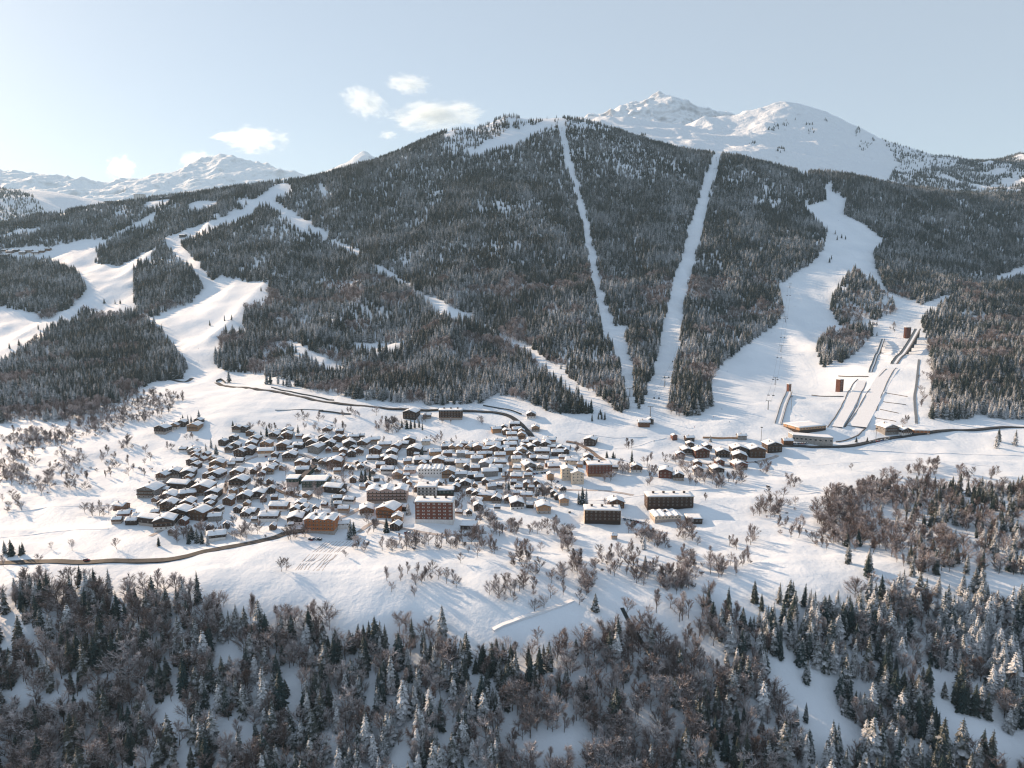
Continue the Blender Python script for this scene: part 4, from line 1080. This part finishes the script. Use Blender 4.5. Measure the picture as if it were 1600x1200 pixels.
def drum(name, label, px, py, rad, hgt, mat, n=14, cat='tower'):
    p = gp(px, py); rt = empty(name, p); tag(rt, label, cat); KIDS[rt] = []
    HOUSE_FOOT.append((p.x, p.y, rad*2.4))
    m = MB(); m.tube([(0,0,-4), (0,0,hgt)], rad, n); kid(m, 'wall', M[mat], rt)
    for k in range(n):
        a = 6.283*(k)/n; s = MB(); s.box(-.22, .22, -.22, .22, -2, hgt+.6); o = kid(s, 'slat', M['corten'], rt); o.location = (math.cos(a)*rad, math.sin(a)*rad, 0); o.rotation_euler = (0,0,a)
    m = MB(); m.tube([(0,0,hgt+.62), (0,0,hgt+1.0)], rad*1.06, n); ro = kid(m, 'roof', M['frame'], rt)
    m = MB(); m.tube([(0,0,hgt+1.01), (0,0,hgt+1.4), (0,0,hgt+1.7)], [rad*1.03, rad*.95, rad*.5], n); kid(m, 'snow_cover', M['cap'], ro, True)
drum('round_tower', 'rusty brown round tower beside the top of the large inrun', 1417, 527, 6.0, 19, 'corten')
def box_tower(label, px, py, w, d, h, mat, mat2):
    p = gp(px, py); rt = empty('judges_tower', p, R(28)); tag(rt, label, 'tower'); KIDS[rt] = []
    HOUSE_FOOT.append((p.x, p.y, w*1.5))
    m = MB(); m.box(-w/2, w/2, -d/2, d/2, -4, h); kid(m, 'wall', M[mat], rt)
    m = MB(); m.box(w/2+.002, w/2+.3, -d/2-.3, d/2+.3, -3, h); kid(m, 'side_panel', M[mat2], rt)
    m = MB(); m.box(-w/2-.5, w/2+.5, -d/2-.5, d/2+.5, h+.002, h+.5); ro = kid(m, 'roof', M['frame'], rt)
    kid(snow_sheet(-w/2-.5, w/2+.5, -d/2-.5, d/2+.5, lambda x, y: h+.5, .5, 5, 5, 5), 'snow_cover', M['cap'], ro, True)
    for k in range(5): put_window(rt, 0, -d/2-.1, 2 + k*(h-3)/4.5, 0, WINB)
box_tower('rusty red judges tower casting its shadow on the landing slope', 1311, 612, 7, 7, 18, 'corten', 'tan')
box_tower('slim rusty start tower above the small training jump', 1232, 613, 4.5, 4, 12, 'corten', 'tan')
for i, (a, b, ph) in enumerate(((1368,692,'beside the outrun'), (1189,690,'by the chalet hamlet'), (1443,625,'on the steep bank'), (1236,640,'by the training jump'))):
    p = gp(a, b); m = MB(); m.tube([(0,0,-1), (0,0,16)], [.35, .18], 6); rt = empty('floodlight_mast', p); tag(rt, 'tall thin floodlight mast ' + ph, 'mast', 'floodlight masts'); KIDS[rt] = []
    kid(m, 'pole', M['steel'], rt); m = MB(); m.box(-1.2, 1.2, -.3, .3, 16, 16.9); kid(m, 'lamp_head', M['darkmetal'], rt)

# retaining walls along the upper road, and the railings of the fields
for pix, hgt, lab in (([(424,606),(450,612),(480,618),(522,626)], 1.6, 'dark snow shed wall with posts along the upper road'), ([(498,643),(520,645),(548,648)], 1.8, 'dark retaining wall below the upper road'), ([(430,641),(470,640),(505,641)], .6, 'low dark wall bordering the sunny field behind the village'),
                      ([(755,634),(790,640),(815,648)], 1.4, 'dark low wall above the road bend'), ([(1155,686),(1130,686),(1098,685)], 2.0, 'pale slatted fence at the edge of the snow field'), ([(338,597),(345,594),(352,599)], 3.0, 'dark tunnel mouth wall at the foot of the pine forest')):
    board_line('retaining_wall', lab, pix, hgt, .8, M['tan' if 'pale' in lab else 'darkmetal'], 'fence' if 'fence' in lab else 'wall')

# ------------------------------------------------------------------ ski lifts
def lift(tag_name, pix, n_pyl, hp, n_cab, cab_kind, place):
    P = path_world(pix, 8); L = np.cumsum([0] + [np.linalg.norm(P[i+1]-P[i]) for i in range(len(P)-1)])
    A, B = P[0], P[-1]; d = (B-A)/np.linalg.norm(B-A); nrm = np.array((-d[1], d[0])); rz = math.atan2(d[1], d[0])
    tops = []
    for k in range(n_pyl):
        q = A + (B-A)*k/(n_pyl-1); z = float(H(*q))
        rt = empty('lift_pylon', (q[0], q[1], z), rz); tag(rt, f'grey {tag_name} pylon with cross arm {place}', 'pylon', f'{tag_name} pylons {place}'); KIDS[rt] = []
        m = MB(); m.tube([(0,0,-1), (0,0,hp)], [.65, .4], 8); kid(m, 'pole', M['steel'], rt)
        m = MB(); m.box(-.35, .35, -3.2, 3.2, hp+.01, hp+.6); m.box(-1.6, 1.6, -3.3, -2.9, hp-.4, hp); m.box(-1.6, 1.6, 2.9, 3.3, hp-.4, hp); kid(m, 'cross_arm', M['steel'], rt)
        tops.append((q, z + hp - .2))
    for s in (-3.1, 3.1):
        pts = []
        for (q0, z0), (q1, z1) in zip(tops[:-1], tops[1:]):
            for i in range(6):
                t = i/6; q = q0 + (q1-q0)*t + nrm*s; pts.append((q[0], q[1], z0 + (z1-z0)*t - 4*t*(1-t)*1.5))
        q, z = tops[-1]; q = q + nrm*s; pts.append((q[0], q[1], z))
        m = MB(); m.tube(pts, .07, 4); o = m.build('lift_cable', M['darkmetal']); tag(o, f'thin dark {tag_name} cable {place}', 'cable', f'{tag_name} cables {place}')
        for k in range(n_cab):
            f = (k + .5) / n_cab * (len(pts)-1); i = int(f); c = Vector(pts[i]).lerp(Vector(pts[min(i+1, len(pts)-1)]), f-i)
            rt = empty(cab_kind, c, rz); tag(rt, f'small dark {cab_kind.replace("_", " ")} hanging from the {tag_name} {place}', 'cabin' if 'cabin' in cab_kind else 'chair', f'{tag_name} {cab_kind}s {place}'); KIDS[rt] = []
            m = MB(); m.tube([(0,0,0), (.3,0,-1), (0,0,-2)], .07, 4); kid(m, 'hanger', M['darkmetal'], rt)
            m = MB()
            if 'cabin' in cab_kind:
                m.add([(x*.8*sx, y*.8*sy, z) for z, x, y in ((-4.2, 1, 1), (-3.4, 1.25, 1.2), (-2.4, 1.1, 1.05), (-2.0, .7, .7)) for sx, sy in ((-1,-1),(1,-1),(1,1),(-1,1))], [(0,3,2,1), (12,13,14,15)] + [(4*i+k2, 4*i+(k2+1) % 4, 4*i+4+(k2+1) % 4, 4*i+4+k2) for i in range(3) for k2 in range(4)])
                kid(m, 'cabin_shell', M['darkmetal'], rt)
            else:
                m.box(-.3, .6, -1.5, 1.5, -3.2, -3.05); m.box(-.4, -.3, -1.5, 1.5, -3.2, -2.2); kid(m, 'seat', M['darkmetal'], rt)
lift('gondola lift', [(1119,252),(1104,300),(1082,390),(1062,465),(1046,540),(1032,600),(1016,652)], 11, 13, 13, 'gondola_cabin', 'in the wide straight forest cut')
lift('chairlift', [(878,205),(899,290),(918,370),(936,465),(960,530),(984,620)], 9, 11, 9, 'lift_chair', 'in the narrow curving forest cut')
lift('chairlift', [(1234,450),(1228,500),(1218,560),(1200,640)], 5, 11, 6, 'lift_chair', 'on the broad shaded piste')

# ------------------------------------------------------------------ parked cars
def car_proto(body):
    rt = empty('parked_car'); KIDS[rt] = []
    m = MB(); 
    sec = [(-2.1,.45,.72),(-2.0,.35,.95),(-.9,.35,1.02),(.9,.35,1.0),(2.0,.35,.85),(2.15,.45,.6)]
    vs = []
    for x, z0, z1 in sec: vs += [(x,-.85,z0),(x,-.85,z1),(x,.85,z1),(x,.85,z0)]
    m.add(vs, [(4*i+k, 4*i+(k+1) % 4, 4*i+4+(k+1) % 4, 4*i+4+k) for i in range(5) for k in range(4)] + [(0,3,2,1), (20,21,22,23)])
    kid(m, 'body', M[body], rt)
    m = MB(); m.add([(-1.9,-.8,1.0),(1.0,-.8,1.0),(1.0,.8,1.0),(-1.9,.8,1.0),(-1.5,-.65,1.55),(.35,-.65,1.55),(.35,.65,1.55),(-1.5,.65,1.55)], [(4,5,6,7),(0,1,5,4),(1,2,6,5),(2,3,7,6),(3,0,4,7)]); kid(m, 'cabin', M['glass'], rt)
    kid(snow_sheet(-1.5, .35, -.66, .66, lambda x, y: 1.551, .14, 3, 5, 4), 'roof_snow', M['cap'], rt, True)
    for x in (-1.3, 1.3):
        for y in (-.8, .8):
            m = MB(); m.tube([(x, y-.12, .33), (x, y+.12, .33)], .33, 10); kid(m, 'wheel', M['tyre'], rt)
    return rt
CARS = {k: car_proto(k) for k in ('carr', 'carw', 'cark', 'carb')}
cw = {'carr': 'red', 'carw': 'white', 'cark': 'black', 'carb': 'blue'}
first = set()
for i, (a, b, ph) in enumerate([(484+3.4*k, 843 + (k % 2), 'in front of the orange timber hotel') for k in range(6)] + [(634+5*k, 833+.6*k, 'in the yard left of the red apartment block') for k in range(5)] + [(1236+3.6*k, 694, 'by the curved glass hall') for k in range(8)] +
        [(827+4*k, 742-.5*k, 'on the square above the cream twin houses') for k in range(8)] + [(976+5*k, 812+k, 'between the two brown flat roofed blocks') for k in range(7)] + [(435+5*k, 758+3*k, 'on the gritted lane by the modern slab halls') for k in range(5)] + [(1360+6*k, 693-1.2*k, 'along the road under the ski jump') for k in range(6)] + [(random.uniform(a0, a1), random.uniform(b0, b1), ph) for a0, a1, b0, b1, ph, k in ((300,345,790,800,'beside the winding village lane',5),(415,480,709,716,'on the lane under the stacked chalets',7),(545,590,722,738,'on the lane near the old core',6),(640,700,754,762,'behind the small white block',7),(1090,1190,722,730,'in the hamlet lane',8),(690,750,836,842,'in the yard before the red apartment block',8)) for _ in range(k)] + [(135, 877, 'driving on the lower road'), (872, 753, 'beside the cream twin houses'), (868, 762, 'on the open snow below the cream twin houses'), (1200, 761, 'on the snow lane'), (890, 801, 'behind the nearer brown block')]):
    kd = ('cark', 'carw', 'carr', 'cark', 'carb')[i*7 % 5]
    c = copy_tree(CARS[kd]) if kd in first else CARS[kd]; first.add(kd)
    p = gp(a, b); c.location = (p.x, p.y, p.z + .12 + (.35 if 'road' in ph else 0)); c.rotation_euler = (0, 0, random.choice((1.45, 1.6, 1.7)) if 'road' not in ph else .05)
    tag(c, f'{cw[kd]} car with snow on its roof {ph}', 'car', 'cars parked in the village')

# ------------------------------------------------------------------ skiers on the runs
def skier_meshes(seed):
    r = random.Random(seed); m = MB()
    lean = r.uniform(.1, .25)
    m.tube([(-.14,0,.04),(-.15,.10,.48),(-.09,0,.92),(-.05,-.02,1.0)], [.075,.085,.11,.12], 8, False)
    m.tube([(.14,0,.04),(.15,.10,.48),(.09,0,.92),(.05,-.02,1.0)], [.075,.085,.11,.12], 8, False)
    m.tube([(0,-.02,.86),(0,0,1.0),(0,lean*.6,1.25),(0,lean,1.46),(0,lean+.02,1.52),(0,lean+.03,1.58),(0,lean+.05,1.64),(0,lean+.05,1.74),(0,lean+.04,1.80)], [.13,.17,.17,.20,.12,.065,.10,.115,.05], 10)
    for s_ in (-1, 1): m.tube([(s_*.18,lean,1.42),(s_*.30,lean+.05,1.15),(s_*.27,lean+.30,1.05)], [.07,.06,.045], 6)
    k = MB()
    for s_ in (-1, 1): k.box(s_*.14-.05, s_*.14+.05, -.8, .95, 0, .03)
    return m, k
SK = [skier_meshes(i) for i in range(3)]
SKP = [(1128,640),(1151,552),(1136,581),(1175,534),(1184,497),(1242,480),(1206,520),(1115,652),(1262,430),(1301,400),(1310,345),(1085,668),(990,690),(1022,690),(1140,660),(178,452),(240,470),(290,480),(300,500),(322,513),(205,398),(60,410),(310,545),(860,700)]
for i, (a, b) in enumerate(SKP):
    p = gp(a, b); body, ski = SK[i % 3]; jacket = ('cark', 'carr', 'carb', 'darkgreen')[i*3 % 4]
    rt = empty('person', p + Vector((0,0,.05)), math.pi + random.uniform(-.9, .9))
    where = 'the broad shaded piste' if a > 1030 and b < 665 else 'the flat snow field' if a > 700 else 'the sunny pistes above the hamlet'
    tag(rt, f'skier in a {dict(cark="black", carr="red", carb="blue", darkgreen="dark green")[jacket]} suit gliding down ' + where, 'person', 'skiers on ' + where); KIDS[rt] = []
    kid(body, 'body', M[jacket], rt, True); kid(ski, 'skis', M['darkmetal'], rt)

# ------------------------------------------------------------------ felled logs in the clearing
for i, (a, b, rz_) in enumerate(((295,1142,.05), (262,1130,.5))):
    p = gp(a, b); m = MB(); m.tube([(-5,0,.5), (5,0,.6)], [.55, .4], 8); o = m.build('log', M['bark']); o.location = p; o.rotation_euler = (0, 0, rz_); tag(o, ('long', 'short tilted')[i] + ' dark felled log lying in the blue shaded clearing', 'log')
    if i: o.scale = (.6, .8, .8)

# ------------------------------------------------------------------ trees: 300 of a kind one by one, the rest as one wood
def zone(px, py, y):
    if y > 900: return 'on the mountain slope' if not (px < 440 and py > 430) else 'standing on the open left piste'
    if py > 925: return min(WOODLAND, key=lambda l: (l[0]-px)**2 + 2*(l[1]-py)**2)[2]
    return None
WOODLAND = [(1270, 1100, 'beside the large blue clearing'), (1540, 1140, 'beside the narrow lower clearing'), (870, 1170, 'by the sparse shaded glade'), (275, 1120, 'around the clearing with felled logs'), (1000, 1000, 'along the dark stream'), (840, 960, 'by the straight snow track'), (20, 985, 'by the sunlit gap in the wood'),
  (360, 1040, 'by the pale hollow in the wood'), (130, 910, 'under the lower road'), (500, 945, 'at the edge of the ski tracked field'), (600, 1050, 'in the dense dark pine stand'), (1380, 980, 'in the pine belt under the plateau'), (1150, 930, 'where bare wood meets pine belt'), (600, 1170, 'in the lowest mixed wood'), (1130, 1170, 'in the sunlit clump under the clearing'), (100, 1150, 'in the low wood beyond the logs'), (980, 1100, 'in the mauve bare wood')]
def pick300(A):
    px, py = project(A[:, 0], A[:, 1], A[:, 2])
    d = np.sqrt(A[:, 0]**2 + A[:, 1]**2 + (A[:, 2]-CAMZ)**2)
    size = A[:, 3] / d * np.where((px > -10) & (px < 1610) & (py < 1240), 1, 0)
    size = size + np.where(A[:, 4] == 1, 10, 0)
    o = np.argsort(-size)
    return o[:300], o[300:]
def proto(name, meshes):
    P = []
    for i, (t, c) in enumerate(meshes): P.append((t, c))
    return P
FIRST = {}
def plant(name, cat, meshes, row, h0, label, group):
    v = random.randrange(len(meshes))
    s = row[3] / h0
    e = empty(name, (row[0], row[1], row[2] - .2), random.uniform(0, 6.283))
    k = random.uniform(.78, 1.25); w = s * k
    e.scale = (w, w, s)
    label = ('slender ' if k < .94 else 'broad ' if k > 1.12 else '') + label
    for m in meshes[v]:
        o = bpy.data.objects.new(m.name.split('.')[0], m); link(o, e)
        FIRST.setdefault((name, v, m.name.split('.')[0]), o)
    return tag(e, label, cat, group)
def wood(name, label, meshes, key, A, h0):
    """one countless wood: instances of the trees above on a cloud of points"""
    n = len(A)
    me = bpy.data.meshes.new(name)
    me.vertices.add(n)
    A = A.copy(); A[:, 2] -= .2
    me.vertices.foreach_set('co', A[:, :3].astype(np.float32).ravel())
    s = A[:, 3] / h0; w = s * rng.uniform(.85, 1.2, n)
    at_ = me.attributes.new('tree_scale', 'FLOAT_VECTOR', 'POINT'); at_.data.foreach_set('vector', np.stack([w, w, s], 1).astype(np.float32).ravel())
    rot = np.zeros((n, 3)); rot[:, 2] = rng.uniform(0, 6.283, n); rot[:, :2] = rng.normal(0, .03, (n, 2))
    at_ = me.attributes.new('tree_rot', 'FLOAT_VECTOR', 'POINT'); at_.data.foreach_set('vector', rot.astype(np.float32).ravel())
    at_ = me.attributes.new('tree_kind', 'INT', 'POINT'); at_.data.foreach_set('value', rng.integers(0, len(meshes), n).astype(np.int32))
    o = link(bpy.data.objects.new(name, me))
    ng = bpy.data.node_groups.new(name, 'GeometryNodeTree')
    ng.interface.new_socket('Geometry', in_out='INPUT', socket_type='NodeSocketGeometry')
    ng.interface.new_socket('Geometry', in_out='OUTPUT', socket_type='NodeSocketGeometry')
    N = ng.nodes.new
    gi, go = N('NodeGroupInput'), N('NodeGroupOutput')
    iop = N('GeometryNodeInstanceOnPoints')
    jn = N('GeometryNodeJoinGeometry')
    for v in range(len(meshes)):
        j2 = N('GeometryNodeJoinGeometry')
        for part in ('trunk', 'crown'):
            oi = N('GeometryNodeObjectInfo'); oi.transform_space = 'ORIGINAL'
            oi.inputs['Object'].default_value = FIRST[(key, v, part)]
            ng.links.new(oi.outputs['Geometry'], j2.inputs[0])
        g2 = N('GeometryNodeGeometryToInstance')
        ng.links.new(j2.outputs[0], g2.inputs[0]); ng.links.new(g2.outputs[0], jn.inputs[0])
    def attr(nm, ty):
        a = N('GeometryNodeInputNamedAttribute'); a.data_type = ty; a.inputs['Name'].default_value = nm
        return a.outputs['Attribute']
    ng.links.new(gi.outputs[0], iop.inputs['Points']); ng.links.new(jn.outputs[0], iop.inputs['Instance'])
    iop.inputs['Pick Instance'].default_value = True
    ng.links.new(attr('tree_kind', 'INT'), iop.inputs['Instance Index'])
    ng.links.new(attr('tree_rot', 'FLOAT_VECTOR'), iop.inputs['Rotation'])
    ng.links.new(attr('tree_scale', 'FLOAT_VECTOR'), iop.inputs['Scale'])
    ng.links.new(iop.outputs[0], go.inputs[0])
    md = o.modifiers.new('trees', 'NODES'); md.node_group = ng
    return tag(o, label, 'trees', kind='stuff')

# keep trees off houses and roads
FOOT = np.array(HOUSE_FOOT); FOOT = FOOT[~np.isnan(FOOT).any(1)]
def clear_of_houses(A):
    k = np.ones(len(A), bool)
    idx = np.where((A[:, 1] > 480) & (A[:, 1] < 1150))[0]
    for i0 in range(0, len(idx), 4000):
        ii = idx[i0:i0+4000]
        d = np.hypot(A[ii, 0][:, None] - FOOT[:, 0], A[ii, 1][:, None] - FOOT[:, 1])
        k[ii] = (d > FOOT[:, 2] * .62).all(1)
    return A[k]
con, bar, shr = clear_of_houses(con), clear_of_houses(bar), clear_of_houses(shr)
tree_specs = (('snowy_conifer', 'conifer', CONI, con, 20.0, 'snow dusted conifer'),
              ('bare_tree', 'bare tree', BARE, bar, 14.0, 'bare brown tree with frosted twigs'))
for name, cat, meshes, A, h0, words in tree_specs:
    a, b = pick300(A)
    for i in a:
        r_ = A[i]
        px, py = project(r_[0], r_[1], r_[2])
        zt = zone(px, py, r_[1])
        q_ = r_[3] / h0
        size = 'towering ' if q_ > 1.22 else 'tall ' if q_ > 1.05 else 'small ' if q_ < .62 else 'short ' if q_ < .8 else ''
        place = zt if zt else 'near ' + near_mark(r_[0], r_[1])
        plant(name, cat, meshes, r_, h0, f'{size}{words} {place}', f'{cat}s ' + (zt or 'around the village'))
    wood(name.replace('snowy_conifer', 'conifer_forest').replace('bare_tree', 'bare_wood'),
         'dense snow dusted conifer forest covering the mountain and the near slope' if cat == 'conifer' else 'bare brown frosted deciduous woods between the conifers', meshes, name, A[b], h0)
for r_ in shr[:300]:
    px, py = project(r_[0], r_[1], r_[2])
    plant('bare_shrub', 'shrub', SHRB, r_, 14.0, 'low bare brown shrub near ' + near_mark(r_[0], r_[1]), 'shrubs in the snow')

# ------------------------------------------------------------------ haze
HAZE_D = 3.2e-5
hz = MB(); hz.box(-13500, 13500, -400, 9600, -260, 1750)
m, nt, p = new_mat('haze')
nt.nodes.remove(p)
pv = nt.nodes.new('ShaderNodeVolumePrincipled')
pv.inputs['Color'].default_value = (.55, .80, 1.0, 1)
pv.inputs['Density'].default_value = HAZE_D
pv.inputs['Anisotropy'].default_value = .15
nt.links.new(pv.outputs[0], nt.nodes['Material Output'].inputs['Volume'])
hb_ = hz.build('haze', m); tag(hb_, 'pale winter haze filling the valley', 'haze', kind='stuff')

# ------------------------------------------------------------------ clouds, far beyond the haze
def cloud_mat():
    m, nt, p = new_mat('cloud_vapour')
    nt.nodes.remove(p)
    tc = nt.nodes.new('ShaderNodeTexCoord')
    ln = nt.nodes.new('ShaderNodeVectorMath'); ln.operation = 'LENGTH'
    nt.links.new(tc.outputs['Object'], ln.inputs[0])
    oi = nt.nodes.new('ShaderNodeObjectInfo')
    ad = nt.nodes.new('ShaderNodeVectorMath'); ad.operation = 'ADD'
    nt.links.new(tc.outputs['Object'], ad.inputs[0]); 
    cb = nt.nodes.new('ShaderNodeCombineXYZ'); nt.links.new(mathn(nt, 'MULTIPLY', oi.outputs['Random'], 40.0), cb.inputs[0])
    nt.links.new(cb.outputs[0], ad.inputs[1])
    n = nt.nodes.new('ShaderNodeTexNoise'); n.inputs['Scale'].default_value = 3.4; n.inputs['Detail'].default_value = 8; n.inputs['Roughness'].default_value = .6
    nt.links.new(ad.outputs[0], n.inputs['Vector'])
    f = mathn(nt, 'SUBTRACT', n.outputs[0], mathn(nt, 'MULTIPLY', mathn(nt, 'POWER', ln.outputs['Value'], 2.0), .42))
    f = mathn(nt, 'MAXIMUM', mathn(nt, 'SUBTRACT', f, .34), 0.0)
    pv = nt.nodes.new('ShaderNodeVolumePrincipled')
    pv.inputs['Color'].default_value = (.80, .92, 1, 1); pv.inputs['Anisotropy'].default_value = .6
    nt.links.new(mathn(nt, 'MULTIPLY', f, CLOUD_D), pv.inputs['Density'])
    nt.links.new(pv.outputs[0], nt.nodes['Material Output'].inputs['Volume'])
    return m
CLOUD_D = .024
CM = cloud_mat()
bm = bmesh.new(); bmesh.ops.create_icosphere(bm, subdivisions=3, radius=1.0)
cme = bpy.data.meshes.new('cloud'); bm.to_mesh(cme); bm.free(); cme.materials.append(CM)
YC = 11500.0
for (px, py, rx, ry, lab) in ((400, 219, 44, 15, 'bright compact flat based cloud above the distant broad summit'), (357, 214, 26, 6, 'thin wisp trailing beside the bright compact cloud'), (312, 252, 28, 12, 'small soft cloud touching the distant summit ridge'), (190, 263, 22, 15, 'small faint cloud over the far snow range'),
                              (680, 181, 74, 15, 'long white cloud streak over the wooded ridge'), (570, 160, 34, 17, 'ragged slanting cloud puff beside the long streak'), (638, 132, 34, 11, 'faint high wisp above the long cloud streak'), (607, 211, 16, 6, 'tiny cloud fleck below the long streak')):
    o = link(bpy.data.objects.new('cloud', cme)); o.location = at(px, py, YC)
    s = YC / FPX * 1.45
    o.scale = (rx*s, rx*s*.7, ry*s*1.25); o.rotation_euler = (0, R(22) if px == 570 else R(random.uniform(-4, 4)), 0)
    tag(o, lab, 'cloud', 'fair weather clouds')
